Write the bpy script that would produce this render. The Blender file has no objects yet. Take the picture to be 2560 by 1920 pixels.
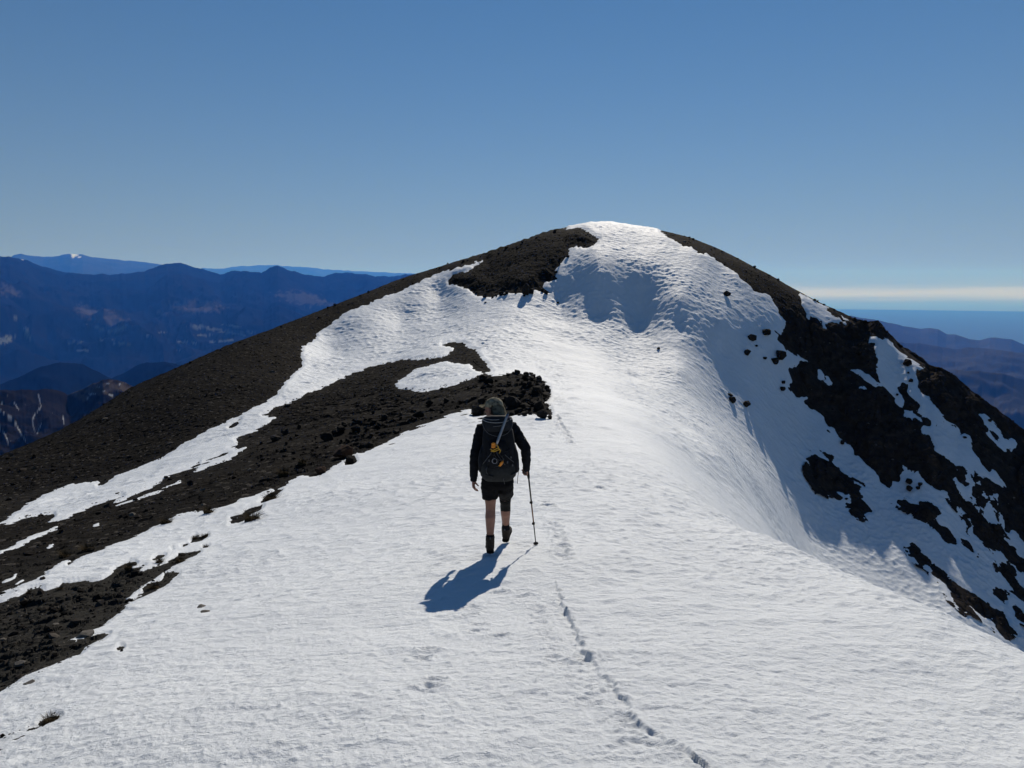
import bpy, bmesh, math, random
import numpy as np
from mathutils import Vector, Matrix

SC = bpy.context.scene
COL = SC.collection
R = math.radians
random.seed(5)

# ---------------------------------------------------------------- camera model
F = 770.0                      # focal length in pixels of a 1024 px wide frame
PITCH = R(7.1)
CP, SP = math.cos(PITCH), math.sin(PITCH)

def ray(u, v):
    """direction through pixel (u, v), scaled so that its y component is 1"""
    a = (np.asarray(u, float) - 512.0) / F
    b = (np.asarray(v, float) - 384.0) / F
    y = CP - b * SP
    return a / y, (-SP - b * CP) / y

def polar(u, v):
    """azimuth and elevation tangent of a pixel"""
    x, z = ray(u, v)
    return np.arctan(x), z / np.sqrt(1 + x * x)

def to_pixel(x, y, z):
    d = y * CP - z * SP
    up = y * SP + z * CP
    return 512 + F * x / d, 384 - F * up / d

# ---------------------------------------------------------------- numpy noise
def hash2(ix, iy, seed):
    h = (ix.astype(np.int64) * 374761393 + iy.astype(np.int64) * 668265263 + seed * 974634541) & 0xFFFFFFFF
    h = ((h ^ (h >> 13)) * 1274126177) & 0xFFFFFFFF
    h = ((h ^ (h >> 16)) * 2246822519) & 0xFFFFFFFF
    h = h ^ (h >> 15)
    return (h & 0xFFFFFF).astype(np.float32) / np.float32(0xFFFFFF)

def perlin(x, y, seed=0):
    x0 = np.floor(x); y0 = np.floor(y)
    fx = (x - x0).astype(np.float32); fy = (y - y0).astype(np.float32)
    def g(ix, iy, dx, dy):
        a = hash2(ix, iy, seed) * np.float32(2 * math.pi)
        return np.cos(a) * dx + np.sin(a) * dy
    sx = fx * fx * fx * (fx * (fx * 6 - 15) + 10)
    sy = fy * fy * fy * (fy * (fy * 6 - 15) + 10)
    a = g(x0, y0, fx, fy); b = g(x0 + 1, y0, fx - 1, fy)
    c = g(x0, y0 + 1, fx, fy - 1); d = g(x0 + 1, y0 + 1, fx - 1, fy - 1)
    return (a + (b - a) * sx + ((c + (d - c) * sx) - (a + (b - a) * sx)) * sy) * 1.4

def fbm(x, y, octs, seed=0, gain=0.5):
    s = 0; a = 1.0
    for i in range(octs):
        s = s + a * perlin(x * 2 ** i + 17.3 * i, y * 2 ** i - 9.1 * i, seed + i)
        a *= gain
    return s

def ridged(x, y, octs, seed=0):
    s = 0; a = 0.55
    for i in range(octs):
        s = s + a * (1 - 2 * np.abs(perlin(x * 2 ** i + 5.7 * i, y * 2 ** i, seed + i)))
        a *= 0.5
    return s

def worley(x, y, seed=0):
    """distance to the nearest and second nearest cell point, and a tilted facet height per cell"""
    x0 = np.floor(x); y0 = np.floor(y)
    best = np.full(x.shape, 9.0, np.float32); sec = np.full(x.shape, 9.0, np.float32)
    fac = np.zeros(x.shape, np.float32)
    for i in (-1, 0, 1):
        for j in (-1, 0, 1):
            cx = x0 + i; cy = y0 + j
            dx = (cx + hash2(cx, cy, seed) - x).astype(np.float32)
            dy = (cy + hash2(cx, cy, seed + 1) - y).astype(np.float32)
            d = dx * dx + dy * dy
            m = d < best
            sec = np.where(m, best, np.minimum(sec, d))
            t = hash2(cx, cy, seed + 2)
            a = hash2(cx, cy, seed + 3) * np.float32(6.283)
            f = t - np.float32(0.5) + np.float32(0.55) * (np.cos(a) * dx + np.sin(a) * dy)
            fac = np.where(m, f, fac)
            best = np.where(m, d, best)
    return np.sqrt(best), np.sqrt(sec), fac

def sstep(a, b, x):
    t = np.clip((x - a) / (b - a), 0, 1)
    return t * t * (3 - 2 * t)

# ---------------------------------------------------------------- terrain control points: (u, v, forward metres)
CTL = [
 (-150,768,4.4),(0,768,3.4),(250,768,3.0),(512,768,2.9),(800,768,2.95),(1024,768,3.15),(1150,768,3.5),
 (-150,690,7.6),(0,690,5.3),(250,690,4.3),(512,690,4.05),(800,690,4.1),(940,690,4.5),
 (0,640,7.6),(250,640,5.7),(512,640,5.2),(800,640,5.3),
 (0,600,10.5),(130,600,8.8),(250,600,7.6),(512,600,6.5),(700,600,6.45),(800,600,6.9),
 (-150,560,20),(0,555,16),(120,555,13),(250,555,11),(490,555,8.6),(620,555,8.4),(700,555,8.9),
 (0,523,25),(120,523,19),(250,523,15),(400,523,12),(512,523,11.1),(620,523,11),(680,523,12),
 (0,490,38),(120,490,28),(250,490,21),(400,490,16.5),(512,490,14.8),(620,490,14.6),(690,490,18.0),
 (120,456,43),(250,456,31.5),(400,456,24),(512,456,20.5),(600,456,20),(660,456,23),(720,456,36),
 (250,430,43),(350,430,35),(450,430,29),(512,430,26.5),(600,430,27),(680,430,39),
 (400,408,42),(512,408,34),(580,408,34),(640,408,41),
 (400,375,58),(450,375,53),(500,377,50),
 (330,345,76),(430,345,69),(500,345,66),
 (400,320,84),(480,320,78),
 (440,298,91),(510,298,84),
 (490,278,93),
]
# skyline of the hill (traced) with the distance at which it stands
SKY = [(-150,524,48),(-60,485,54),(0,456,59),(60,430,64),(130,389,70),(180,366,75),(231,345,81),(282,325,86),(333,305,91),
 (374,289,94),(414,274,97),(450,264,99),(481,255,101),(520,242,104),(548,232,106),(569,226.5,107),(590,223,107.5),(610,222.3,107.5),(635,226,107),
 (662,230,105.5),(690,236.5,103.5),(715,247,102),(741,259,100),(775,277,98),(810,297,96.5),(835,309,95.5),(853,319,94.5),(868,323,94),(878,321.5,93),
 (887,332,92),(900,345.5,90.5),(925,361,88.5),(930,367,88.2),(942,369,87),(955,377,86),(972,392,85.2),(990,405,84.6),(1024,431,83),(1080,463,80),(1150,505,77)]
# edge where the near ridge rolls over to the right
CREST = [(742,531,13.2),(770,541,11.5),(800,553,10.4),(835,568,9.4),(870,582,8.6),(905,598,7.9),(940,615,7.2),(980,636,6.5),(1024,657,5.9),(1080,683,5.3),(1150,712,4.9)]
def column(u, v, Y, *segs):
    """control points down one column: the ground's rise per forward metre between picture rows"""
    z = float(ray(u, v)[1]) * Y
    out = []
    for v1, sl in segs:
        e = float(ray(u, v1)[1]); Y1 = (z - sl * Y) / (e - sl); z = e * Y1; Y = Y1
        out.append((u, v1, Y))
    return out
CTL += column(560,228.5,106, (240,.32),(255,.36),(270,.46),(285,.66),(301,.86),(316,.42),(338,.24),(358,.13),(375,.05))
CTL += column(600,222.5,107.5, (230,.24),(242,.34),(260,.40),(274,.52),(314,.86),(328,.44),(344,.28),(358,.17),(372,.08))
CTL += column(640,227,107, (234,.28),(244,.34),(260,.38),(275,.50),(318,.86),(330,.44),(345,.32),(360,.24),(380,.12))
CTL += column(680,234.5,104, (250,.36),(275,.40),(300,.44),(310,.56),(326,.86),(342,.44),(372,.30),(400,.19))
CTL += column(722,250.5,101.5, (272,.42),(300,.44),(318,.48),(328,.66),(350,.92),(362,.60),(380,.52),(405,.45)) + [(722,440,54),(722,480,32),(722,507,21)]
CTL += column(770,273,98.2, (295,.50),(318,.52),(330,.66),(386,.92),(400,.66),(424,.54),(455,.47)) + [(770,490,58),(770,522,45)]
CTL += column(810,297,96.5, (330,.66),(365,.82),(418,.88),(432,.62),(452,.50),(485,.44),(535,.36))
CTL += column(850,317.5,94.6, (360,.68),(400,.82),(452,.86),(466,.62),(488,.50),(520,.42),(560,.36))
CTL += column(900,345.5,90.5, (380,.66),(430,.80),(488,.84),(502,.56),(525,.46),(555,.40),(585,.34))
CTL += column(960,381,86.5, (430,.64),(480,.76),(530,.80),(545,.50),(570,.36),(612,.28))
CTL += column(1024,431,83, (470,.62),(520,.72),(572,.74),(588,.46),(615,.34),(655,.28))
CTL += column(1124,490,78.5, (540,.56),(600,.60),(650,.58),(690,.4))
PTS = []
for (u, v, Y) in CTL + SKY + CREST:
    x, z = ray(u, v); PTS.append((x * Y, Y, z * Y))
for (u, v, Y) in SKY:                       # the far side falls away
    x, z = ray(u, v)
    if u in (-60, 60, 180, 282, 374, 450, 520, 569, 610, 662, 741, 810, 868, 900, 942, 990, 1080):
        for k, de in ((1.18, .035), (1.5, .16), (2.3, .38)):
            PTS.append((x * Y * k, Y * k, (z - de) * Y * k))
for (u, Y, z) in [(1024,11,-7.6),(1024,22,-15.5),(1024,38,-24),(1150,9,-7.5),(1150,22,-17),(1150,38,-27),(900,13,-6.9),(900,24,-13.4),(900,40,-20.5),
                  (835,16,-7),(835,28,-12.8),(835,44,-18.6),(780,18,-6.6),(780,28,-9.9)]:
    x, _ = ray(u, 560); PTS.append((x * Y, Y, z))
for (x, y, z) in [(-2.2,.6,-2.0),(0,.6,-1.62),(2.4,.6,-1.75),(-4,2,-2.7),(4.2,2,-2.2),(-9,5,-5),(8,4,-6),(-22,12,-11),(20,10,-16),(0,-1.5,-1.2),(-45,25,-22),(45,22,-33),(-80,50,-38),(95,50,-50)]:
    PTS.append((x, y, z))
PTS = np.array(PTS)

def warp(x, y):
    r = np.sqrt(x * x + y * y)
    k = np.log1p(r / 3.0) / np.maximum(r, 1e-6)
    return x * k, y * k

def tps_fit(P, lam=2e-4):
    a, b = warp(P[:, 0], P[:, 1])
    n = len(P)
    d2 = (a[:, None] - a[None]) ** 2 + (b[:, None] - b[None]) ** 2
    K = 0.5 * d2 * np.log(d2 + 1e-12)
    A = np.zeros((n + 3, n + 3))
    A[:n, :n] = K + lam * np.eye(n)
    Q = np.stack([np.ones(n), a, b], 1)
    A[:n, n:] = Q; A[n:, :n] = Q.T
    w = np.linalg.solve(A, np.concatenate([P[:, 2], np.zeros(3)]))
    return a, b, w

TA, TB, TW = tps_fit(PTS)

def tps(x, y):
    sh = x.shape
    a, b = warp(x.ravel(), y.ravel())
    out = np.empty(a.shape)
    n = len(TA)
    for i in range(0, len(a), 40000):
        aa = a[i:i + 40000, None].astype(np.float32); bb = b[i:i + 40000, None].astype(np.float32)
        d2 = (aa - TA[None].astype(np.float32)) ** 2 + (bb - TB[None].astype(np.float32)) ** 2 + np.float32(1e-12)
        out[i:i + 40000] = (0.5 * d2 * np.log(d2)).astype(np.float64) @ TW[:n] + TW[n] + TW[n + 1] * a[i:i + 40000] + TW[n + 2] * b[i:i + 40000]
    return out.reshape(sh)

# polar grid: about one vertex per picture element
NT = 1480
TH = np.linspace(R(-50), R(50), NT)
LR = np.log(np.concatenate([np.geomspace(.9, 12, 720, endpoint=False), np.geomspace(12, 44, 330, endpoint=False), np.geomspace(44, 112, 720, endpoint=False), np.geomspace(112, 250, 45)]))
NR = len(LR)
DLR = np.gradient(LR)[:, None]
def row_of(lr): return np.interp(lr, LR, np.arange(NR))
def up2(c, t, axis):
    """cubic resampling of a coarse grid along one axis"""
    m = c.shape[axis]
    i = np.clip(np.floor(t).astype(int), 0, m - 2); f = t - i
    g = lambda k: np.take(c, np.clip(i + k, 0, m - 1), axis)
    f = f[:, None] if axis == 0 else f[None, :]
    p0, p1, p2, p3 = g(-1), g(0), g(1), g(2)
    return p1 + 0.5 * f * (p2 - p0 + f * (2 * p0 - 5 * p1 + 4 * p2 - p3 + f * (3 * (p1 - p2) + p3 - p0)))
tc = np.linspace(TH[0], TH[-1], 370); lc = np.linspace(LR[0], LR[-1], 420)
RC = np.exp(lc)[:, None]
ZC = tps(RC * np.sin(tc)[None], RC * np.cos(tc)[None])
# fit the two silhouettes exactly (heights nudged smoothly round the crest)
def fit_edge(Z, edge, lo, hi, width):
    th, e = polar(np.array([p[0] for p in edge]), np.array([p[1] for p in edge]))
    o = np.argsort(th); tgt = np.interp(tc, th[o], e[o])
    rr = np.exp(lc); sel = (rr > lo) & (rr < hi)
    for it in range(4):
        E = Z / RC
        sub = np.where(sel[:, None], E, -9)
        k = sub.argmax(0)
        de = tgt - sub.max(0)
        inside = (tc >= th.min()) & (tc <= th.max())
        ramp = sstep(th.min(), th.min() + .05, tc) if lo < 10 else np.where(inside, 1, 0)
        de = np.where(inside, de, 0) * (ramp if lo < 10 else 1)
        Z = Z + RC * de[None] * np.exp(-((lc[:, None] - lc[k][None]) / width) ** 2)
    return Z
ZC = fit_edge(ZC, SKY, 40, 160, .12)
ZC = fit_edge(ZC, CREST, 3.5, 17, .22)
ZG = up2(up2(ZC, (LR - LR[0]) / (lc[1] - lc[0]), 0), np.linspace(0, 369, NT), 1)
RG = np.exp(LR)[:, None] * np.ones((1, NT)); TG = TH[None] * np.ones((NR, 1))
XG = RG * np.sin(TG); YG = RG * np.cos(TG)

def ground_z(x, y):
    """bilinear height of the bare hill"""
    r = math.hypot(x, y); t = math.atan2(x, y)
    a = (t - TH[0]) / (TH[1] - TH[0]); b = float(row_of(math.log(max(r, .91))))
    i = int(min(max(a, 0), NT - 2)); j = int(min(max(b, 0), NR - 2)); fa, fb = a - i, b - j
    Z = ZG[j:j + 2, i:i + 2]
    return float((Z[0, 0] * (1 - fa) + Z[0, 1] * fa) * (1 - fb) + (Z[1, 0] * (1 - fa) + Z[1, 1] * fa) * fb)

EG = ZG / RG
def hit(u, v, lift=0.0):
    """where the sight line of pixel (u, v) first meets the hill"""
    t, e = polar(u, v)
    i = int(np.clip(round((t - TH[0]) / (TH[1] - TH[0])), 0, NT - 1))
    c = EG[:, i]
    k = np.argmax(c >= e)
    if c[k] < e: return None
    f = 0 if k == 0 else (e - c[k - 1]) / (c[k] - c[k - 1])
    r = math.exp(LR[k - 1] + f * (LR[k] - LR[k - 1])) if k else math.exp(LR[0])
    x, y = r * math.sin(t), r * math.cos(t)
    return Vector((x, y, ground_z(x, y) + lift))
# ---------------------------------------------------------------- bare rock and snow: outlines traced from the photograph
VIEW = {'A': (0, 560, 1280), 'B': (0, 1160, 640), 'C': (600, 840, 800), 'D': (1640, 560, 640), 'E': (1920, 760, 640), 'F': (1920, 1180, 640),
        'G': (1000, 500, 800), 'H': (0, 1100, 800 * 2212 / 1659), 'I': (1000, 1300, 800), 'Z': (1060, 960, 800)}
def V(view, *p):
    """traced points of one enlargement -> pixels of the 1024 frame"""
    ox, oy, w = VIEW[view]; k = w / 2212.0
    return [((ox + x * k) / 2.5, (oy + y * k) / 2.5) for x, y in zip(p[0::2], p[1::2])]

AREAS = []      # (is_rock, polygon); later ones lie over earlier ones
def rock(*lists): AREAS.append((1, sum(lists, [])))
def snow(*lists): AREAS.append((0, sum(lists, [])))
# scree on the left flank up to the skyline
rock(V('A',2085,152,1900,213,1700,298,1600,338,1490,382,1465,405,1420,440,1370,466,1362,500,1310,530,1300,570,1310,605,1260,650,1190,735,1080,800,980,850,860,905,700,1005,640,1030,520,1085,440,1115,300,1133,180,1175,60,1240,0,1280,-250,1410,-250,-200,2300,-200))
rock(V('G',1160,192,1250,193,1300,220,1380,262,1345,300,1290,335,1205,320,1170,345,1160,385,1110,440,1075,480,1085,545,1040,560,985,570,990,605,1040,640,985,650,940,630,850,650,760,640,690,655,640,682,590,665,500,640,470,610,385,580,335,580,330,545,370,510,470,485,515,450,580,415,560,395,300,200,900,100,1100,180))
# the middle band with the outcrop
rock(V('A',-250,1410,0,1290,40,1290,100,1260,170,1245,235,1237,235,1255,210,1290,280,1275,330,1245,400,1205,520,1158,540,1162,485,1195,600,1150,720,1090,860,1030,865,1040,940,1005,1025,965,1015,940,1045,920,1110,890,1165,855,1190,835,1150,830,1130,825,1180,790,1300,740,1400,700,1500,655,1600,620,1690,590,1780,580,1850,570,1920,560,1960,540,1955,525,1900,515,1960,505,2000,510,2065,545,2090,590,2130,635,2090,642,2045,625,2030,605,1960,600,1930,590,1880,600,1800,630,1750,660,1710,690,1720,708,1840,708,1960,690,2080,657),
     V('C',1690,268,1760,278,1800,270,1880,255,1960,262,2040,285,2085,320,2140,355,2145,400,2130,440,2110,460,2155,510,2160,555,2110,562,2070,552,2020,540,1960,535,1880,545,1700,550,1605,552,1615,505,1580,500,1490,520,1380,560,1280,600,1160,640,1050,690,960,735,900,775,860,800,815,800,730,850,640,890,560,955,500,965,420,960,350,990,270,1040,215,1045,150,1080,80,1105,0,1120),
     V('B',2040,330,1960,370,1890,390,1800,400,1640,435,1540,450,1440,490,1340,540,1200,600,1080,640,980,680,850,740,720,790,640,830,590,882,582,868,610,820,540,840,470,890,440,920,350,960,410,962,400,980,250,1060,130,1110,0,1150,-600,1400))
# patch nearest the camera on the left
rock(V('B',-600,1480,0,1220,130,1190,250,1118,350,1100,400,1110,480,1085,540,1045,640,1030,740,1015,800,1035,880,1025,960,960,1000,915,1060,875,1110,853,1170,855,1185,885,1145,912,1260,888,1220,925,1180,950,1310,920,1380,890,1440,880,1480,840,1560,790,1620,770,1735,755,1700,790,1610,840,1580,870,1480,910,1410,950,1340,1000,1260,1040,1150,1100,1092,1150,1110,1168,1230,1110,1238,1060,1270,1040,1330,1010,1390,990,1420,945,1450,933,1560,940,1540,970,1480,1010,1430,1050,1340,1090,1240,1140,1090,1220,1090,1260,1040,1290,960,1340,910,1380,850,1420,770,1455,700,1492,640,1530,500,1588,520,1592,640,1560,760,1522,850,1490,950,1488,900,1530,820,1560,740,1610,690,1659),
     V('H',380,1130,300,1165,200,1210,120,1240,70,1275,0,1310,-250,1420))
rock(V('H',180,1470,200,1440,240,1410,280,1402,325,1402,300,1430,190,1480,120,1500,60,1530,0,1560,-150,1640,-150,1600,0,1540,120,1495))
# small dark openings in the near snow
rock(V('C',130,1150,150,1115,200,1070,250,1040,285,1050,265,1085,200,1135,150,1160))
rock(V('C',-80,1300,-60,1255,0,1245,60,1195,160,1172,130,1215,50,1260,0,1285))
rock(V('C',722,882,745,850,800,828,808,850,780,870))
rock(V('B',1650,655,1660,620,1690,602,1720,615,1800,585,1750,630,1690,650))
rock(V('B',1740,715,1770,695,1810,690,1790,712))
rock(V('B',1320,855,1340,825,1370,800,1430,800,1390,828,1350,845))
rock(V('B',1560,712,1615,685,1590,705)); rock(V('B',1470,742,1500,730,1490,742))
rock(V('H',608,1095,625,1080,648,1082,625,1092))
# streaks of snow lying on the scree
snow(V('A',0,1412,0,1428,60,1398,150,1358,255,1306,240,1306,130,1350,50,1392))
snow(V('A',498,1216,600,1172,700,1130,780,1098,775,1108,690,1142,600,1180,510,1216))
snow(V('A',832,1070,860,1048,940,1012,1000,988,1062,973,1000,1006,920,1040))
snow(V('B',800,540,830,520,855,512,850,530)); snow(V('B',398,725,430,700,460,692,450,710,420,728))
snow(V('B',20,1045,60,1015,100,1000,140,962,135,985,80,1030,40,1048)); snow(V('B',130,1090,170,1045,212,1020,190,1050,150,1085))
snow(V('C',0,795,30,782,45,780,20,800,0,806))
rock(V('A',418,1135,440,1110,480,1092,515,1085,480,1110,440,1130)); rock(V('A',985,880,1000,860,1040,842,1030,858,1000,878))
# right skyline, crags and ribs
rock(V('D',30,62,95,102,165,150,250,190,310,210,330,235,370,265,400,258,440,265,500,290,520,330,580,358,640,400,700,430,720,475,790,510,830,575,900,605,980,625,1030,700,1075,745,1085,800,1135,850,1110,900,1080,960,1062,1000,1130,1040),
     V('E',165,375,230,430,300,475,385,502,300,497,200,537,185,590,205,640,185,720,245,800,335,795,305,830,350,890,395,910,480,970,485,1010,520,1050,580,1075,610,1130,620,1160,720,1225,740,1285,835,1370,880,1410,930,1440,970,1480,970,1540,1030,1580,1080,1585,1070,1530,1135,1530,1145,1360,1190,1385,1235,1390,1265,1365,1300,1382,1320,1430,1330,1490),
     V('F',1350,60,1400,115,1480,150,1560,185,1585,215,1620,260,1660,300,1720,360,1710,385,1755,410,1800,470,1780,520,1850,580,1960,640,2040,700,2100,770,2150,800,2160,840,2200,860,2400,960,2400,840,2230,770,2150,720,2120,650,2030,590,1960,500,1880,420,1830,380,1780,340,1740,290,1700,230,1640,190,1600,150,1590,100,1590,50,1565,0),
     V('E',1600,1420,1590,1395,1520,1320,1440,1268,1440,1220,1390,1140,1320,1125,1312,1050,1270,1040,1230,1010,1195,980,1170,900,1110,850,1100,810,1060,760,1000,700,990,692,975,650,945,580,920,490,920,340,880,330,820,285,860,268,870,246,920,285,1005,335,1010,302,1080,350,1140,420,1240,490,1300,530,1370,568,1400,555,1500,400,1200,-100,400,-400,-800,-800),)
rock(V('E',1380,562,1300,565,1280,630,1300,720,1340,760,1390,792,1420,860,1470,920,1540,960,1570,1020,1650,1082,1668,1130,1700,1110,1745,1135,1762,1180,1755,1245,1820,1350,1870,1420,1925,1485,1930,1430,1970,1450,2020,1530,2060,1600),
     V('F',2058,172,1985,195,1980,300,2040,400,2050,500,2090,512,2110,470,2170,550,2230,610,2600,900,3000,0,2600,-1400,1800,-1500,1200,-1400))
snow(V('E',1810,940,1870,938,1920,980,1960,1010,2000,1070,2060,1150,2135,1160,2150,1210,2110,1260,2070,1240,2040,1270,1960,1190,1890,1120,1870,1050))
rock(V('E',1940,1090,1990,1140,1995,1175,1960,1165,1945,1130))
snow(V('D',1235,590,1290,625,1400,680,1490,720,1480,740,1560,800,1600,830,1590,860,1540,872,1500,885,1445,918,1420,860,1340,835,1300,820,1300,780,1265,710,1250,640))
snow(V('D',1590,800,1660,835,1640,880,1615,850))
snow(V('D',1410,1255,1450,1290,1540,1370,1510,1410,1450,1370,1405,1320)); rock(V('D',1450,1330,1475,1330,1480,1350,1460,1352))
snow(V('D',1680,1160,1720,1190,1760,1260,1850,1310,1950,1395,1900,1400,1820,1345,1760,1295,1670,1250,1665,1235,1730,1250,1700,1200))
snow(V('E',710,660,745,690,720,680)); snow(V('E',790,715,830,705,850,735,815,728))
rock(V('E',1115,712,1140,692,1210,690,1215,760,1270,830,1302,880,1285,910,1220,910,1165,880,1180,830,1130,770))
rock(V('E',1250,930,1300,920,1340,950,1380,1000,1402,1050,1350,1035,1330,970))
rock(V('E',395,1310,440,1340,520,1370,610,1420,640,1480,700,1560,750,1600,790,1612,750,1640,700,1655,600,1640,530,1620,450,1600,400,1540,355,1450,400,1400))
snow(V('F',670,100,700,110,745,165,770,172,740,175,700,140))
rock(V('F',720,190,780,195,850,270,905,350,850,375,800,380,740,340,690,300,670,270,710,270,700,220))
rock(V('F',1310,360,1360,340,1430,390,1480,450,1560,500,1630,590,1620,630,1560,620,1480,560,1390,490,1350,420,1310,400))
rock(V('F',1680,585,1720,600,1760,650,1765,690,1700,640))
rock(V('F',1235,605,1280,620,1300,680,1330,730,1400,770,1480,830,1560,900,1620,940,1720,1020,1830,1085,1890,1140,1950,1190,2030,1200,2070,1270,2115,1400,2080,1410,1990,1350,1955,1270,1880,1260,1800,1200,1740,1160,1700,1190,1640,1120,1590,1060,1540,950,1440,860,1400,800,1330,790,1260,730,1235,660))
rock(V('F',2010,790,2070,790,2120,850,2150,930,2190,980,2250,1050,2250,1150,2150,1050,2080,960,2030,890))
rock(V('F',1960,1015,2040,1050,2060,1140,2000,1080,1965,1040)); rock(V('F',2110,1150,2200,1200,2290,1270,2290,1350,2150,1250))
rock(V('E',1840,1490,1900,1498,1980,1560,2055,1602,2062,1690,1980,1648,1900,1640,1850,1560))
rock(V('F',1770,130,1830,190,1890,270,1860,300,1820,270,1770,180)); rock(V('F',1640,20,1700,60,1730,110,1710,150,1660,90)); rock(V('F',1720,190,1780,250,1750,230))
rock(V('F',1125,265,1165,280,1205,330,1160,305))

# signed distance (pixels, + in snow) on a raster of the traced picture
UX = np.arange(-220, 1250, 0.8); VY = np.arange(150, 880, 0.8)
UU, VV = np.meshgrid(UX, VY)
IS_ROCK = np.zeros(UU.shape, bool)
def inside(poly, U, Vv):
    m = np.zeros(U.shape, bool)
    n = len(poly)
    for i in range(n):
        (x1, y1), (x2, y2) = poly[i], poly[(i + 1) % n]
        if y1 == y2: continue
        c = (y1 > Vv) != (y2 > Vv)
        m ^= c & (U < (x2 - x1) * (Vv - y1) / (y2 - y1) + x1)
    return m
for k, poly in AREAS:
    xs = [p[0] for p in poly]; ys = [p[1] for p in poly]
    a, b = np.searchsorted(UX, [min(xs), max(xs)]); c, d = np.searchsorted(VY, [min(ys), max(ys)])
    s = (slice(c, d + 1), slice(a, b + 1))
    IS_ROCK[s] = np.where(inside(poly, UU[s], VV[s]), bool(k), IS_ROCK[s])
def edt(mask, n=14):
    """distance to the nearest False cell, up to n cells"""
    d = np.where(mask, 99.0, 0.0)
    for it in range(n):
        p = np.pad(d, 1, mode='edge')
        m = d
        for (i, j, w) in ((0,1,1),(2,1,1),(1,0,1),(1,2,1),(0,0,1.4142),(0,2,1.4142),(2,0,1.4142),(2,2,1.4142)):
            m = np.minimum(m, p[i:i + d.shape[0], j:j + d.shape[1]] + w)
        d = m
    return np.minimum(d, n) * 0.8
SDF = np.where(IS_ROCK, -edt(IS_ROCK) + .4, edt(~IS_ROCK) - .4)
def bilin(Rr, u, v, x0, y0, st):
    a = np.clip((u - x0) / st, 0, Rr.shape[1] - 1.001); b = np.clip((v - y0) / st, 0, Rr.shape[0] - 1.001)
    i = a.astype(int); j = b.astype(int); fa = a - i; fb = b - j
    return (Rr[j, i] * (1 - fa) + Rr[j, i + 1] * fa) * (1 - fb) + (Rr[j + 1, i] * (1 - fa) + Rr[j + 1, i + 1] * fa) * fb

PU, PV = to_pixel(XG, YG, ZG)
S = bilin(SDF, PU, PV, UX[0], VY[0], 0.8)
# ragged edges at the scale of the ground itself
lam = np.clip(RG * .012, .05, 1.2)
S = S + 1.3 * perlin(XG / (.012 * RG ** .9 + .02), YG / (.03 * RG ** .9 + .02), 3) * 0 + 1.2 * perlin(XG / .55, YG / .8, 3) + .6 * perlin(XG / .2, YG / .3, 4) * sstep(40, 15, RG) + 1.2 * perlin(XG / 1.6, YG / 1.6, 5)
S = np.where(RG > 150, -5, S)
EDGE_S = S

def oct_w(lam_, lo=2.4):
    """fade an octave out where the mesh is too coarse for it"""
    return sstep(lo, lo * 1.7, lam_ / (RG * np.maximum(DLR, .00118)))

# ---- the snow surface
def seg_dist(X, Y, line):
    d = np.full(X.shape, 1e9); t = np.zeros(X.shape); sd = np.zeros(X.shape); acc = 0
    for (x1, y1), (x2, y2) in zip(line[:-1], line[1:]):
        L = math.hypot(x2 - x1, y2 - y1)
        k = np.clip(((X - x1) * (x2 - x1) + (Y - y1) * (y2 - y1)) / L ** 2, 0, 1)
        q = np.hypot(X - x1 - k * (x2 - x1), Y - y1 - k * (y2 - y1))
        m = q < d
        side = np.sign((X - x1) * (y2 - y1) - (Y - y1) * (x2 - x1))
        d = np.where(m, q, d); t = np.where(m, acc + k * L, t); sd = np.where(m, side, sd); acc += L
    return d, t, sd
def on_ground(px): return [(h.x, h.y) for h in (hit(u, v) for u, v in px) if h]

def suncups(x, y, L, seed):
    wx = x + .25 * L * perlin(x / L * .7, y / L * .7, seed + 9); wy = y + .25 * L * perlin(x / L * .7 + 31, y / L * .7, seed + 8)
    d1, d2, _ = worley(wx / L, wy / L, seed)
    return np.minimum(d1 * d1, 1.0) - .25
NZ = np.zeros(XG.shape, np.float32)
# smoother band where snow has slid off the shoulder, and rougher steep faces
slide, _, _ = seg_dist(XG, YG, on_ground([(572, 352), (588, 372), (612, 408), (650, 445), (700, 490)]))
calm = 1 - .7 * np.exp(-(slide / (.035 * RG + .6)) ** 2)
patch = .65 + .5 * sstep(-.5, .6, fbm(XG / 6.5, YG / 6.5, 2, 71)) + .25 * fbm(XG / 1.7, YG / 1.7, 2, 75)
far = sstep(13, 40, RG)
for L, A, sd in ((.035, .0034, 10), (.065, .0068, 11), (.13, .0105, 12), (.27, .021, 13), (.55, .068, 14), (1.0, .052, 15), (2.0, .03, 16)):
    w = oct_w(L)
    if L >= 1.0: w = w * far
    elif L >= .5: w = w * (.12 + .88 * far)
    elif L >= .1: w = w * (.35 + 1.15 * sstep(4, 12, RG) + .3 * far)
    if w.max() <= 0: continue
    rows = np.where(w.max(1) > 0)[0]; s = slice(rows[0], rows[-1] + 1)
    c, sn = math.cos(.5), math.sin(.5)
    xx = XG[s] * c + YG[s] * sn; yy = (-XG[s] * sn + YG[s] * c) * 1.35
    NZ[s] += (A * w[s] * suncups(xx, yy, L, sd)).astype(np.float32)
NZ *= (1.7 * patch * calm).astype(np.float32)
for L, A, sd in ((.05, .0022, 20), (.1, .0035, 21), (.2, .004, 22), (.45, .008, 23)):
    NZ += (A * oct_w(L) * perlin(XG / L, YG / L * 1.6, sd)).astype(np.float32)
NB = .022 * oct_w(1.4) * perlin(XG / 1.4, YG / 1.4 * 1.6, 24) + .08 * perlin(XG / 5, YG / 5 * 1.6, 25) + .22 * far * fbm(XG / 11, YG / 11, 2, 29)
ZG = ZG + NB

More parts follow.
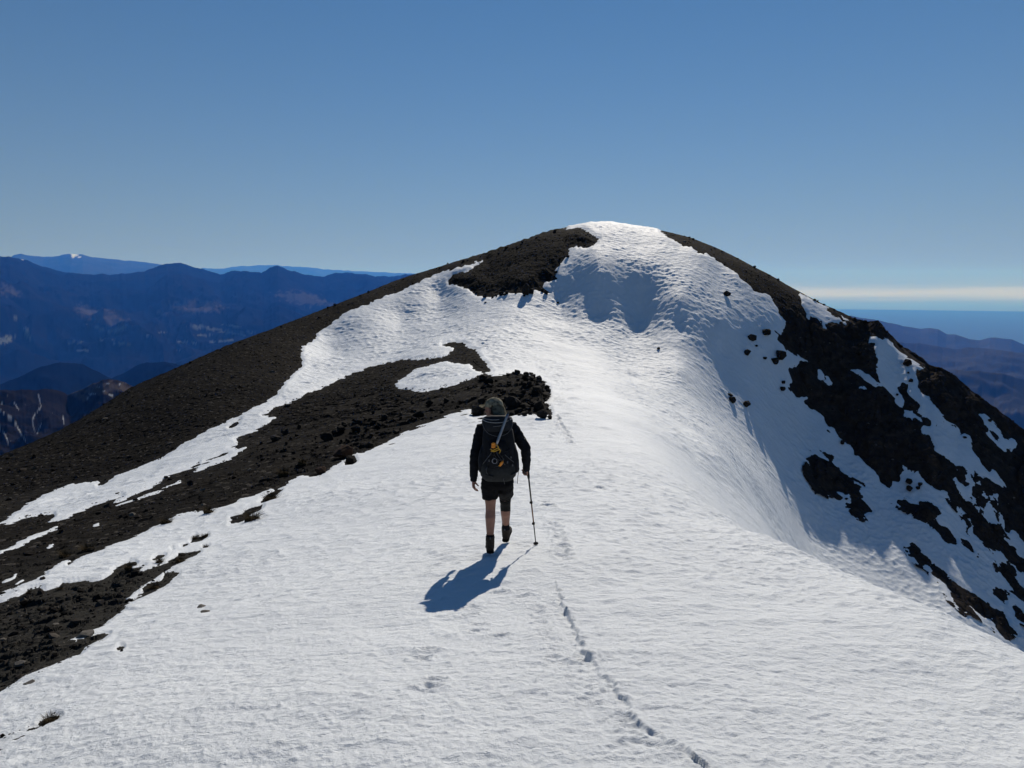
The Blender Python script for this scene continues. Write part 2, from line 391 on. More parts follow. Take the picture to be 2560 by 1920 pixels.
# steps in the snow: an old line of deep post-holes, the hiker's shallow prints
def dent(cx, cy, rx, ry, ang, depth, rim, soft=.28):
    m = (np.abs(XG - cx) < 3 * max(rx, ry)) & (np.abs(YG - cy) < 3 * max(rx, ry))
    if not m.any(): return
    j = np.where(m.any(1))[0]; i = np.where(m.any(0))[0]; s = (slice(j[0], j[-1] + 1), slice(i[0], i[-1] + 1))
    dx = XG[s] - cx; dy = YG[s] - cy
    a = (dx * math.cos(ang) + dy * math.sin(ang)) / rx; b = (-dx * math.sin(ang) + dy * math.cos(ang)) / ry
    q = np.sqrt(a * a + b * b) + .30 * perlin(XG[s] / (rx * .7), YG[s] / (rx * .7), 41) + .15 * perlin(XG[s] / (rx * .3), YG[s] / (rx * .3), 42)
    NZ[s] += (-depth * (1 - sstep(.1, 1.25, q)) + rim * np.exp(-((q - 1.3) / .28) ** 2)).astype(np.float32)
rng = random.Random(8)
trench = on_ground(V('I', 1085,505, 1095,560, 1130,620, 1190,700, 1230,800, 1250,900, 1310,990, 1370,1060, 1450,1150, 1550,1280, 1610,1390, 1700,1480, 1850,1560, 2000,1640))
td, tt, ts = seg_dist(XG, YG, trench)
near = td < .6
sdv = -td * ts
sdv = sdv + .045 * perlin(tt / .21, td * 0 + .5, 51) + .022 * perlin(tt / .07, td * 0 + 3.5, 52)
brk = np.clip(.75 + 1.1 * perlin(tt / .34, td * 0 + 7.5, 54) + .5 * perlin(tt / .12, td * 0 + 1.5, 56), .45, 1.6) * (.55 + .45 * sstep(4.0, 5.5, RG))
trail_w = sstep(9.5, 8.2, RG)
edge_ = sstep(-.014, .014, sdv)
lift = edge_ * .033 * np.exp(-np.maximum(sdv, 0) / .22) * brk - (1 - edge_) * .019 * np.exp(-np.maximum(-sdv, 0) / .09) * brk
NZ += np.where(near, lift * trail_w, 0).astype(np.float32)
NZ += np.where(near, trail_w * (.011 * perlin(XG / .11, YG / .06, 53) + .007 * perlin(XG / .05, YG / .035, 55)) * np.exp(-(td / .22) ** 2) * np.where(sdv > .03, .25, 1), 0).astype(np.float32)
def walk(line, step, f, j=.02):
    out = []; carry = 0
    for (x1, y1), (x2, y2) in zip(line[:-1], line[1:]):
        L = math.hypot(x2 - x1, y2 - y1); k = carry
        while k < L:
            out.append((x1 + (x2 - x1) * k / L + rng.uniform(-j, j), y1 + (y2 - y1) * k / L + rng.uniform(-j, j), math.atan2(y2 - y1, x2 - x1))); k += step
        carry = k - L
    for q in out: f(*q)
walk(on_ground(V('I', 850,520, 900,580, 960,660, 1020,750, 1080,850, 1130,1000, 1210,1130, 1310,1260)), .17, lambda x, y, a: dent(x, y, .075 * rng.uniform(.6, 1.3), .04, rng.uniform(-.7, .7), rng.uniform(.006, .016), .007), .05)
walk(trench, .30, lambda x, y, a: dent(x - .07, y, .10 * rng.uniform(.7, 1.2), .05, a, rng.uniform(.001, .006), .003))
for q, d in ((V('I', 1290, 990)[0], .05), (V('I', 1225, 965)[0], .025), (V('I', 1500, 1375)[0], .03), (V('I', 1585, 1390)[0], .03), (V('I', 1000, 745)[0], .025), (V('I', 940, 660)[0], .02),
             (V('I', 880, 400)[0], .025), (V('I', 1160, 315)[0], .03), (V('I', 1720, 1560)[0], .03), (V('I', 1090, 1130)[0], .015)):
    h = hit(*q); dent(h.x, h.y, .085, .05, rng.uniform(-.5, .5), d * .32, d * .2)
for q, d, w in (('I', .013, (140, 960)), ('I', .012, (205, 900)), ('I', .014, (215, 1190)), ('I', .013, (245, 1130)), ('I', .013, (530, 720)), ('I', .012, (525, 770)), ('I', .015, (685, 800)),
                ('I', .010, (480, 655)), ('I', .010, (510, 610)), ('I', .010, (700, 520))):
    h = hit(*V(q, *w)[0]); dent(h.x, h.y, .075, .05, rng.uniform(-.3, .3), d * 1.9, .010, .2)
for path, st, dep in ((V('C', 2205, 600, 2170, 650, 2125, 720), .5, .03), (V('G', 1085, 1510, 1100, 1560, 1165, 1640, 1180, 1690), .33, .07), (V('Z', 905, 940, 925, 1040, 940, 1150, 1010, 1250), .35, .03),
                      (V('G', 395, 850, 410, 900, 410, 935, 470, 990, 560, 1050, 600, 1110, 650, 1180), 1.0, .06), (V('G', 1140, 1330, 1040, 1395, 1060, 1470), .6, .03)):
    walk(on_ground(path), st, lambda x, y, a: dent(x, y, .16, .09, a, dep * rng.uniform(.6, 1.2), dep * .35), .05)
for q, d in (((820, 830), .05), ((845, 855), .07), ((1210, 720), .06)):
    h = hit(*V('Z', *q)[0])
    if h: dent(h.x, h.y, .13, .08, .3, d, d * .4)

THICK = .007 + .0012 * RG
HS = THICK * np.clip(S / 2.6, -1.7, 1.0)
ZS = ZG + HS + NZ * sstep(-1, 9, S)

# ---- the bare ground: scree and crags
NG = np.zeros(XG.shape, np.float32)
crag = sstep(690, 790, PU) * sstep(300, 330, PV) * sstep(35, 45, RG)
deep = sstep(-.5, -7, S)
need = S < 9
def facets(L, A, sd, m):
    w = oct_w(L, 1.6) * m
    rows = np.where((w * need).max(1) > 1e-3)[0]
    if len(rows) == 0: return
    s = slice(rows[0], rows[-1] + 1)
    d1, d2, f = worley(XG[s] / L + .3 * perlin(XG[s] / L, YG[s] / L, sd + 7), YG[s] / L, sd)
    NG[s] += (A * w[s] * (f - .25 * np.exp(-((d2 - d1) / .12) ** 2))).astype(np.float32)
heap = np.exp(-((seg_dist(XG, YG, on_ground([(520, 398), (550, 400), (586, 404)]))[0]) / 2.2) ** 2)
rubble = np.clip(sstep(9, 26, RG) * sstep(60, 45, RG) * sstep(150, 420, PU) * sstep(600, 560, PU) + heap, 0, 1)
for L, A, sd, m in ((.06, .020, 61, 1 - crag), (.13, .04, 62, 1 - crag), (.30, .085, 63, (1 - crag) * (.55 + .5 * rubble)), (.75, .14, 64, (1 - crag) * (.1 + .9 * rubble)), (1.9, .16, 65, (1 - crag) * rubble),
                    (.55, .28, 66, crag), (1.3, .6, 67, crag), (3.2, 1.25, 68, crag)):
    facets(L, A, sd, m if np.ndim(m) else np.full(XG.shape, m))
NG += (.5 * crag * ridged(XG / 4 + .4 * ZG, YG / 4, 3, 69)).astype(np.float32)
NG = np.where(crag > .5, np.maximum(.7 * NG + .08, -.05), np.maximum(NG, -.012 - .0006 * RG))
ZB = ZG + NG * (.25 + .75 * deep) + .75 * heap * deep - .12 * THICK + .45 * sstep(-.5, -12, S) * sstep(78, 84, RG) * sstep(440, 475, PU) * sstep(620, 590, PU)
# keep the traced skyline: ground behind the crest must not rise over it
EB = np.maximum.accumulate(ZB / RG, axis=0)
th_s, e_s = polar(np.array([p[0] for p in SKY]), np.array([p[1] for p in SKY])); o = np.argsort(th_s)
etop = np.interp(TH, th_s[o], e_s[o])[None] + (1.2 / F) * (1 + perlin(TH[None] / .006, TH[None] * 0, 70))
ZB = np.where(RG > 40, np.minimum(ZB, etop * RG), ZB)

def link(name, me, parent=None):
    o = bpy.data.objects.new(name, me); COL.objects.link(o)
    if parent: o.parent = parent
    return o
def grid_mesh(name, X, Y, Z, keep, smooth, attrs=()):
    nr, nt = X.shape
    idx = np.full(X.shape, -1, np.int64)
    q = keep
    used = np.zeros(X.shape, bool)
    used[:-1, :-1] |= q; used[1:, :-1] |= q; used[:-1, 1:] |= q; used[1:, 1:] |= q
    n = int(used.sum()); idx[used] = np.arange(n)
    co = np.stack([X[used], Y[used], Z[used]], 1).astype(np.float32)
    f = np.stack([idx[:-1, :-1][q], idx[:-1, 1:][q], idx[1:, 1:][q], idx[1:, :-1][q]], 1).astype(np.int32)
    me = bpy.data.meshes.new(name)
    me.vertices.add(n); me.vertices.foreach_set('co', co.ravel())
    m = len(f)
    me.loops.add(m * 4); me.loops.foreach_set('vertex_index', f.ravel())
    me.polygons.add(m); me.polygons.foreach_set('loop_start', np.arange(0, m * 4, 4, dtype=np.int32))
    try: me.polygons.foreach_set('loop_total', np.full(m, 4, dtype=np.int32))
    except Exception: pass
    me.polygons.foreach_set('use_smooth', np.full(m, smooth, dtype=bool))
    me.update(calc_edges=True)
    for an, arr in attrs:
        at = me.attributes.new(an, 'FLOAT', 'POINT'); at.data.foreach_set('value', arr[used].astype(np.float32).ravel())
    return me
q4 = lambda a, f: f(f(a[:-1, :-1], a[1:, :-1]), f(a[:-1, 1:], a[1:, 1:]))
snow_me = grid_mesh('snow', XG, YG, ZS, (q4(S, np.maximum) > -4.5) & (q4(RG, np.maximum) < 150), True)
rock_me = grid_mesh('scree_ground', XG, YG, ZB, q4(S, np.minimum) < 7, False, [('crag', crag), ('gravel', sstep(20, 11, RG))])
snow_ob = link('snow', snow_me); snow_ob['kind'] = 'structure'
rock_ob = link('rocky_ground', rock_me); rock_ob['kind'] = 'structure'
EZ = np.maximum(np.where(S > -4.5, ZS, -1e9), np.where(S < 7, ZB, -1e9)); EGF = EZ / RG
def surf_z(x, y):
    t = math.atan2(x, y); r = math.hypot(x, y)
    i = int(np.clip(round((t - TH[0]) / (TH[1] - TH[0])), 0, NT - 1)); j = int(np.clip(round(float(row_of(math.log(r)))), 0, NR - 1))
    return float(EZ[j, i])
def hitf(u, v):
    t, e = polar(u, v)
    i = int(np.clip(round((t - TH[0]) / (TH[1] - TH[0])), 0, NT - 1))
    c = EGF[:, i]; k = int(np.argmax(c >= e))
    if c[k] < e: return None
    r = math.exp(LR[k]); x, y = r * math.sin(t), r * math.cos(t)
    return Vector((x, y, float(EZ[k, i])))
# ---------------------------------------------------------------- materials
class NT_:
    def __init__(s, name):
        s.m = bpy.data.materials.new(name); s.m.use_nodes = True
        s.t = s.m.node_tree; s.n = s.t.nodes; s.b = s.n['Principled BSDF']; s.out = s.n['Material Output']
    def new(s, typ, **kw):
        o = s.n.new(typ)
        for k, v in kw.items():
            if k in o.inputs: o.inputs[k].default_value = v
            else: setattr(o, k, v)
        return o
    def l(s, a, b): s.t.links.new(a, b)
    def noise(s, scale, detail=4, rough=.55, vec=None):
        o = s.new('ShaderNodeTexNoise'); o.inputs['Scale'].default_value = scale; o.inputs['Detail'].default_value = detail; o.inputs['Roughness'].default_value = rough
        if vec is not None: s.l(vec, o.inputs['Vector'])
        return o.outputs['Fac']
    def pos(s):
        return s.new('ShaderNodeNewGeometry').outputs['Position']
    def obj(s):
        return s.new('ShaderNodeTexCoord').outputs['Object']
    def ramp(s, fac, *stops):
        o = s.new('ShaderNodeValToRGB'); e = o.color_ramp.elements
        while len(e) < len(stops): e.new(.5)
        for k, (p, c) in enumerate(stops): e[k].position = p; e[k].color = (*c, 1) if len(c) == 3 else c
        s.l(fac, o.inputs['Fac']); return o.outputs['Color']
    def mix(s, fac, a, b, mode='MIX'):
        o = s.new('ShaderNodeMix', data_type='RGBA', blend_type=mode)
        for sock, v in ((o.inputs[0], fac), (o.inputs[6], a), (o.inputs[7], b)):
            if hasattr(v, 'links'): s.l(v, sock)
            else: sock.default_value = v if not isinstance(v, tuple) else ((*v, 1) if len(v) == 3 else v)
        return o.outputs[2]
    def bump(s, h, strength, dist):
        o = s.new('ShaderNodeBump'); o.inputs['Strength'].default_value = strength; o.inputs['Distance'].default_value = dist
        s.l(h, o.inputs['Height']); s.l(o.outputs['Normal'], s.b.inputs['Normal']); return o
    def set(s, **kw):
        for k, v in kw.items():
            k = k.replace('_', ' ')
            if hasattr(v, 'links'): s.l(v, s.b.inputs[k])
            else: s.b.inputs[k].default_value = (*v, 1) if isinstance(v, tuple) and len(v) == 3 else v
        return s

def mat_snow():
    k = NT_('snow'); p = k.pos()
    c = k.ramp(k.noise(.35, 5, .6, p), (.3, (.64, .68, .725)), (.7, (.705, .745, .785)))
    dirt = k.ramp(k.noise(2.2, 6, .7, p), (.60, (0, 0, 0)), (.80, (.22, .22, .22)))
    c = k.mix(dirt, c, (.45, .46, .46))
    k.set(Base_Color=c, Roughness=.66)
    k.b.inputs['Specular IOR Level'].default_value = .12
    a = k.noise(30, 6, .7, p); b = k.noise(170, 3, .65, p)
    mm = k.new('ShaderNodeMath', operation='MULTIPLY_ADD'); k.l(b, mm.inputs[0]); mm.inputs[1].default_value = .5; k.l(a, mm.inputs[2])
    mp = k.new('ShaderNodeMapping'); mp.inputs['Rotation'].default_value = (0, 0, -.45); mp.inputs['Scale'].default_value = (7, 12, 8); k.l(p, mp.inputs['Vector'])
    c3 = k.noise(1.0, 5, .62, mp.outputs[0])
    m2 = k.new('ShaderNodeMath', operation='MULTIPLY_ADD'); k.l(c3, m2.inputs[0]); m2.inputs[1].default_value = 2.2; k.l(mm.outputs[0], m2.inputs[2])
    k.bump(m2.outputs[0], .8, .020)
    return k.m
def mat_ground():
    k = NT_('scree'); p = k.pos()
    n1 = k.noise(.18, 5, .6, p); n2 = k.noise(9, 6, .7, p)
    c = k.ramp(n2, (.25, (.0058, .0054, .0052)), (.55, (.0112, .0105, .0101)), (.78, (.024, .0222, .021)))
    c2 = k.mix(k.ramp(n1, (.42, (0, 0, 0)), (.62, (1, 1, 1))), c, k.mix(.5, c, (.019, .0165, .0135)))
    v = k.new('ShaderNodeTexVoronoi'); v.inputs['Scale'].default_value = 7.0; k.l(p, v.inputs['Vector'])
    sp = k.new('ShaderNodeSeparateColor'); k.l(v.outputs['Color'], sp.inputs['Color'])
    pale = k.ramp(sp.outputs[0], (.93, (0, 0, 0)), (.97, (.8, .8, .8)))
    c3 = k.mix(pale, c2, (.07, .064, .057))
    ca = k.new('ShaderNodeAttribute', attribute_name='crag')
    c4 = k.ramp(k.noise(1.1, 7, .7, p), (.3, (.014, .012, .0115)), (.55, (.030, .025, .022)), (.75, (.055, .044, .036)))
    c3 = k.mix(ca.outputs['Fac'], c3, c4)
    ga = k.new('ShaderNodeAttribute', attribute_name='gravel')
    gf = k.new('ShaderNodeMath', operation='MULTIPLY'); k.l(ga.outputs['Fac'], gf.inputs[0]); gf.inputs[1].default_value = .8
    c3 = k.mix(gf.outputs[0], c3, k.ramp(k.noise(14, 6, .75, p), (.3, (.012, .0118, .011)), (.55, (.034, .033, .030)), (.75, (.075, .071, .063))))
    k.set(Base_Color=c3, Roughness=1.0); k.b.inputs['Specular IOR Level'].default_value = .02
    k.bump(k.noise(30, 5, .7, p), .6, .03)
    return k.m
def mat_rock(name, dark, mid, light, sc=3.0):
    k = NT_(name); o = k.obj()
    inf = k.new('ShaderNodeObjectInfo')
    ad = k.new('ShaderNodeVectorMath', operation='ADD'); k.l(o, ad.inputs[0]); k.l(inf.outputs['Location'], ad.inputs[1])
    c = k.ramp(k.noise(sc, 8, .7, ad.outputs[0]), (.28, dark), (.52, mid), (.74, light))
    hv = k.new('ShaderNodeHueSaturation'); k.l(c, hv.inputs['Color'])
    mr = k.new('ShaderNodeMapRange'); k.l(inf.outputs['Random'], mr.inputs[0]); mr.inputs[3].default_value = .7; mr.inputs[4].default_value = 1.45
    k.l(mr.outputs[0], hv.inputs['Value'])
    k.set(Base_Color=hv.outputs['Color'], Roughness=.95); k.b.inputs['Specular IOR Level'].default_value = .06
    k.bump(k.noise(sc * 6, 6, .7, ad.outputs[0]), .5, .04)
    return k.m
def mat_plain(name, col, rough=.7, spec=.3, metal=0, var=.25, sc=20, bump=.2, bd=.004):
    k = NT_(name); o = k.obj()
    n = k.noise(sc, 4, .6, o)
    c = k.ramp(n, (.3, tuple(x * (1 - var) for x in col)), (.7, tuple(min(1, x * (1 + var)) for x in col)))
    k.set(Base_Color=c, Roughness=rough, Metallic=metal); k.b.inputs['Specular IOR Level'].default_value = spec
    if bump: k.bump(k.noise(sc * 2.5, 4, .6, o), bump, bd)
    return k.m
snow_me.materials.append(mat_snow())
M_GROUND = mat_ground(); rock_me.materials.append(M_GROUND)
M_ROCK = mat_rock('dark_rock', (.008, .007, .0065), (.017, .015, .0135), (.038, .033, .029))
M_PALE = mat_rock('pale_rock', (.07, .065, .058), (.13, .12, .108), (.20, .185, .165))
# ---------------------------------------------------------------- far land, sea and air
def far_patch(name, sky, Rc, Rb, zb, nt=420, nr=110, amp=.28, sc=1.0, seed=0, pw=1.25, beyond=1.35, jag=.0012, view='A'):
    """a range of hills whose crest carries the traced skyline; it runs down to a valley floor in front and away behind"""
    u = np.array([p[0] for p in sky]); v = np.array([p[1] for p in sky])
    th, e = polar(u, v); o = np.argsort(th); th = th[o]; e = e[o]
    T = np.linspace(th[0], th[-1], nt); E = np.interp(T, th, e)
    E = E + jag * fbm(T / .012, T * 0 + seed, 4, seed + 3)
    s = np.linspace(0, 1.3, nr)[:, None]
    wob = fbm(T[None] / .10 + s * 0, s * 1.5, 2, seed + 1)
    rc = Rc * (1 + .06 * fbm(T / .12, T * 0, 2, seed + 2))[None]
    r = np.where(s <= 1, Rb + (rc - Rb) * s, rc * (1 + (s - 1) * (beyond - 1) / .3))
    zc = (E * 1.0)[None] * rc
    q = np.clip(s, 0, 1)
    X = r * np.sin(T[None]); Y = r * np.cos(T[None])
    k = 1.0 / (sc * 1000)
    rid = ridged(X * k + .3 * fbm(X * k, Y * k, 2, seed + 5), Y * k, 6, seed + 4)
    z = zb + (zc - zb) * q ** pw + (zc - zb) * amp * rid * np.sin(np.pi * np.clip(q, 0, 1)) ** .8
    z = np.where(s > 1, zc - (zc - zb) * ((s - 1) / .3) * .9, z)
    z = np.where(s < 1, np.minimum(z, (E[None] - .0006) * r), z)
    z = z + 12 * fbm(X * k * 4, Y * k * 4, 3, seed + 8) * (s < .98)
    me = grid_mesh(name, X, Y, z + 0 * X, np.ones((nr - 1, nt - 1), bool), True,
                   [('height', q + 0 * X)])
    ob = link(name, me); ob['kind'] = 'structure'
    return ob, me, X, Y, z
def paint(me, X, Y, z, name, blobs, nz, seed):
    """natural ground cover (dry slopes, pasture, snow in gullies): ragged patches at their own places on the hillside"""
    U, Vv = to_pixel(X, Y, z)
    val = np.zeros(X.shape)
    for (cx, cy, rx, ry, sl) in blobs:
        (a, b), = V('A', cx, cy); rx_ = rx * .2315; ry_ = ry * .2315
        du = U - a; dv = Vv - b - sl * du
        val = np.maximum(val, 1.25 - np.sqrt((du / rx_) ** 2 + (dv / ry_) ** 2))
    val = np.where(val > 0, val + nz * fbm(U / 6.0, Vv / 3.0, 4, seed), 0)
    at = me.attributes.new(name, 'FLOAT', 'POINT'); at.data.foreach_set('value', sstep(.35, .75, val).astype(np.float32).ravel())
def P2(view, *p): return V(view, *p)
main_sky = [(-150, 262), (-60, 250)] + P2('A', 0,141,35,139,70,146,110,152,160,171,200,186,240,198,290,206,380,216,470,216,560,211,630,201,690,176,725,168,760,165,800,172,830,180,860,190,920,206,950,216,975,208,1000,200,1060,203,1130,208,1165,186,1200,177,1240,195,1310,215,1390,226,1420,216,1450,210,1520,208,1600,220,1680,226,1740,218,1800,213,1900,216,2000,225,2200,232)
main = far_patch('mountain_range', main_sky, 14500, 7600, -1130, nt=900, nr=230, amp=.30, sc=2.2, seed=100, pw=1.5)
paint(*main[1:], 'dry', [(440,400,130,48,.25),(380,380,70,40,.25),(850,360,150,34,.05),(900,350,80,26,.2),(1310,322,140,36,.15),(40,290,60,40,.2),(700,385,40,16,0)], .45, 111)
paint(*main[1:], 'pasture', [(510,455,55,14,-.35),(430,450,50,8,.3),(530,516,60,7,.05),(355,545,42,7,-.1),(120,475,20,26,.9),(68,405,14,26,.9),(20,500,40,22,-.2),(900,452,90,7,.1),(800,510,50,6,.1),(960,505,70,6,-.1),(780,545,20,4,0),(1000,472,90,6,.1),
      (860,440,40,5,.1),(320,510,40,8,0),(470,500,60,5,0),(1010,440,60,4,.1),(880,480,40,5,0),(700,470,30,4,0),(640,480,30,5,.2),(1080,470,40,5,0)], .75, 112)
paint(*main[1:], 'snowfield', [(98,152,8,5,.2)], .4, 113)
plateau = far_patch('far_plateau', P2('A', -200,215,-60,190,0,172,60,131,90,126,120,132,150,136,190,139,230,139,265,132,300,126,350,128,400,141,480,149,560,156,640,164,690,173,800,186,900,205,1000,225), 34000, 24000, -900, nt=260, nr=60, amp=.2, sc=5, seed=130, jag=.0006)
paint(*plateau[1:], 'snowfield', [(322,133,28,7,.25),(340,142,14,4,.2),(315,140,10,9,0)], .5, 131)
ghost = far_patch('far_range', P2('A', 700,222,800,205,880,191,950,193,1000,186,1040,181,1070,183,1100,179,1160,176,1250,183,1330,186,1400,196,1500,201,1600,206,1700,211,1800,213,2000,222), 50000, 40000, -900, nt=220, nr=40, amp=.2, sc=5, seed=140, jag=.0007)
dark = far_patch('wooded_hills', P2('A', -300,720,-100,700,0,690,60,668,100,650,180,612,260,596,350,601,430,640,480,664,540,640,600,604,640,596,700,594,760,600,820,622,900,640,1100,680), 5600, 4000, -1130, nt=260, nr=90, amp=.22, sc=.7, seed=150, jag=.0008)
spur = far_patch('valley_spur', P2('A', -300,700,-100,712,0,715,60,719,100,717,150,716,200,712,240,716,290,736,320,728,350,716,400,690,440,675,470,673,500,671,540,684,575,700,620,722,700,760,800,800,900,850), 2300, 1250, -820, nt=420, nr=170, amp=.26, sc=.42, seed=160, jag=.0014, pw=1.0)
def streaks(me, X, Y, z, lines, dots, seed):
    U, Vv = to_pixel(X, Y, z); val = np.zeros(X.shape)
    for w, pl in lines:
        d, t, _ = seg_dist(U, Vv, P2('A', *pl)); val = np.maximum(val, 1.3 - d / w)
    for (cx, cy, rx, ry) in dots:
        (a, b), = P2('A', cx, cy); val = np.maximum(val, 1.2 - np.hypot((U - a) / (rx * .2315), (Vv - b) / (ry * .2315)))
    val += .55 * fbm(U / 3, Vv / 3, 3, seed)
    at = me.attributes.new('snowfield', 'FLOAT', 'POINT'); at.data.foreach_set('value', sstep(.45, .7, val).astype(np.float32).ravel())
streaks(*spur[1:], [(.8, (0,800,40,830,60,850,90,905,110,935)), (.7, (165,735,178,790,150,825,138,850,150,895)), (.6, (0,880,25,915,40,960)), (.5, (272,830,276,862)), (.5, (60,770,80,800)), (.5, (180,860,160,905))],
        [(420,705,26,4),(470,690,18,4),(400,735,28,4),(480,738,16,5),(450,722,12,3),(515,690,12,5),(440,745,14,3),(10,775,8,4),(500,715,10,3),(380,752,12,3)], 161)
paint(*spur[1:], 'dry', [(440,710,110,36,-.1),(340,740,60,24,.4),(540,710,40,24,.4)], .35, 162)  # brown ridge ground with its sunlit brightness painted into the colour
# right hand side: foothills stepping down to the coast
hill_a = far_patch('coastal_hills', P2('E', 300,60,700,100,960,140,1010,151,1060,165,1120,178,1180,191,1250,202,1320,211,1400,207,1470,216,1510,240,1550,260,1620,265,1690,285,1750,305,1830,312,1880,300,1920,290,2000,292,2060,302,2110,305,2160,328,2212,352,2400,420,2700,470), 15000, 9000, -1330, nt=360, nr=110, amp=.2, sc=1.6, seed=170, jag=.0006)
hill_b = far_patch('near_foothills', P2('E', 300,340,800,300,1200,330,1400,345,1600,385,1800,370,2000,392,2212,420,2500,450,2800,520), 9500, 6500, -1330, nt=300, nr=90, amp=.2, sc=1.1, seed=180, jag=.001)
hill_c = far_patch('lower_foothills', P2('E', 300,640,1000,600,1400,580,1600,560,1750,570,1900,580,2050,600,2212,640,2500,700,2800,760), 6500, 4300, -1330, nt=300, nr=90, amp=.2, sc=.8, seed=190, jag=.001)

def flat(name, z, rmax, rmin, th0, th1, nr, nt):
    T = np.linspace(th0, th1, nt)[None]; r = np.exp(np.linspace(math.log(rmin), math.log(rmax), nr))[:, None]
    me = grid_mesh(name, r * np.sin(T), r * np.cos(T), z + 0 * r * T, np.ones((nr - 1, nt - 1), bool), True)
    ob = link(name, me); ob['kind'] = 'structure'; return ob, me
valley = flat('valley_floor', -1135, 26000, 250, R(-75), R(12), 30, 40)
plain = flat('coastal_plain', -1335, 13500, 250, R(11), R(75), 30, 40)
sea = flat('sea', -1500, 60000, 6000, R(-75), R(75), 30, 60)

def mat_land(name, forest, mid, dry, has=()):
    k = NT_(name); p = k.pos()
    c = k.ramp(k.noise(.0011, 7, .65, p), (.35, forest), (.62, mid))
    for a, col in has:
        at = k.new('ShaderNodeAttribute', attribute_name=a)
        c = k.mix(at.outputs['Fac'], c, col)
    k.set(Base_Color=c, Roughness=1.0); k.b.inputs['Specular IOR Level'].default_value = 0
    return k.m
FOR, MID = (.0022, .0028, .0030), (.0095, .0090, .0085)
main[1].materials.append(mat_land('forest_slopes', FOR, MID, None, [('dry', (.056, .047, .043)), ('pasture', (.10, .11, .095)), ('snowfield', (.8, .82, .85))]))
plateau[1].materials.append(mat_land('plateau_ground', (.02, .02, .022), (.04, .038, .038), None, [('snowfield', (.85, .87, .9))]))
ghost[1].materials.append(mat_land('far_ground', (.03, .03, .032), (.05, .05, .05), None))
dark[1].materials.append(mat_land('forest_hills', (.0015, .002, .002), (.003, .0035, .003), None))
spur[1].materials.append(mat_land('spur_ground', (.008, .007, .006), (.016, .014, .011), None, [('dry', (.06, .047, .034)), ('snowfield', (.22, .235, .26))]))
for h in (hill_a, hill_b, hill_c): h[1].materials.append(bpy.data.materials.get('hazed_hill_ground') or mat_land('hazed_hill_ground', (.036, .038, .039), (.058, .057, .055), None))  # ground colour lightened to stand in for thicker sea haze
valley[1].materials.append(mat_land('valley_ground', (.003, .004, .004), (.009, .010, .008), None)); plain[1].materials.append(mat_land('hazed_plain_ground', (.034, .036, .036), (.056, .055, .052), None))  # plain lightened for sea haze like the hills behind it
k = NT_('sea_water'); k.set(Base_Color=(.085, .125, .165), Roughness=1.0); k.b.inputs['Specular IOR Level'].default_value = 0; k.bump(k.noise(.004, 6, .7, k.pos()), .25, 40); sea[1].materials.append(k.m)

# the air
bm = bmesh.new(); bmesh.ops.create_cube(bm, size=1)
for v_ in bm.verts: v_.co = Vector((v_.co.x * 136000, v_.co.y * 136000, -1501 + (v_.co.z + .5) * 2950))
me = bpy.data.meshes.new('haze'); bm.to_mesh(me); bm.free(); hz = link('haze', me); hz['kind'] = 'stuff'
m = bpy.data.materials.new('haze'); m.use_nodes = True; n = m.node_tree.nodes; n.remove(n['Principled BSDF'])
pv = n.new('ShaderNodeVolumePrincipled'); m.node_tree.links.new(pv.outputs[0], n['Material Output'].inputs['Volume'])
pv.inputs['Color'].default_value = (.04, .205, .88, 1); pv.inputs['Absorption Color'].default_value = (1, 1, 1, 1); pv.inputs['Density'].default_value = 3.6e-5; pv.inputs['Anisotropy'].default_value = .25
me.materials.append(m)
# ---------------------------------------------------------------- boulders, stones, tussocks
def tag(o, label=None, cat=None, group=None):
    if label: o['label'] = label
    if cat: o['category'] = cat
    if group: o['group'] = group
    return o
def rock_mesh(name, seed, n=15, flat=.8, mat=None, block=0.0):
    rg = random.Random(seed)
    bm = bmesh.new()
    for i in range(n):
        z = rg.uniform(-1, 1); a = rg.uniform(0, 6.283); q = math.sqrt(1 - z * z)
        p = Vector((q * math.cos(a), q * math.sin(a) * rg.uniform(.75, .95), z * flat)) * rg.uniform(.82, 1.06)
        if block: p = Vector((math.copysign(abs(p.x) ** (1 - block), p.x), math.copysign(abs(p.y) ** (1 - block), p.y), math.copysign(abs(p.z) ** (1 - block), p.z)))
        bm.verts.new(p * .5)
    r_ = bmesh.ops.convex_hull(bm, input=bm.verts)
    bmesh.ops.delete(bm, geom=[v for v in bm.verts if not v.link_faces], context='VERTS')
    bmesh.ops.dissolve_limit(bm, angle_limit=R(9), verts=bm.verts, edges=bm.edges)
    bmesh.ops.bevel(bm, geom=list(bm.edges), offset=.022, segments=1, profile=.5, affect='EDGES')
    bmesh.ops.triangulate(bm, faces=bm.faces)
    bmesh.ops.subdivide_edges(bm, edges=[e for e in bm.edges if e.calc_length() > .12], cuts=2, use_grid_fill=True)
    for v in bm.verts:
        c = v.co * 9
        v.co += v.co.normalized() * .018 * math.sin(c.x * 1.9 + seed) * math.sin(c.y * 2.3) * math.cos(c.z * 2.1) + Vector((rg.uniform(-1, 1), rg.uniform(-1, 1), rg.uniform(-1, 1))) * .006
    zmin = min(v.co.z for v in bm.verts)
    for v in bm.verts: v.co.z -= zmin + .10
    me = bpy.data.meshes.new(name); bm.to_mesh(me); bm.free()
    me.materials.append(mat or M_ROCK); return me
ROCKS = [rock_mesh('boulder', 200 + i, 12 + i, .62 + .05 * (i % 5), None, .18 * (i % 3)) for i in range(9)]
SLABS = [rock_mesh('slab', 300 + i, 13 + i, .34, M_PALE, .2) for i in range(3)]
M_RED = mat_rock('reddish_rock', (.014, .009, .007), (.030, .018, .013), (.05, .032, .024))
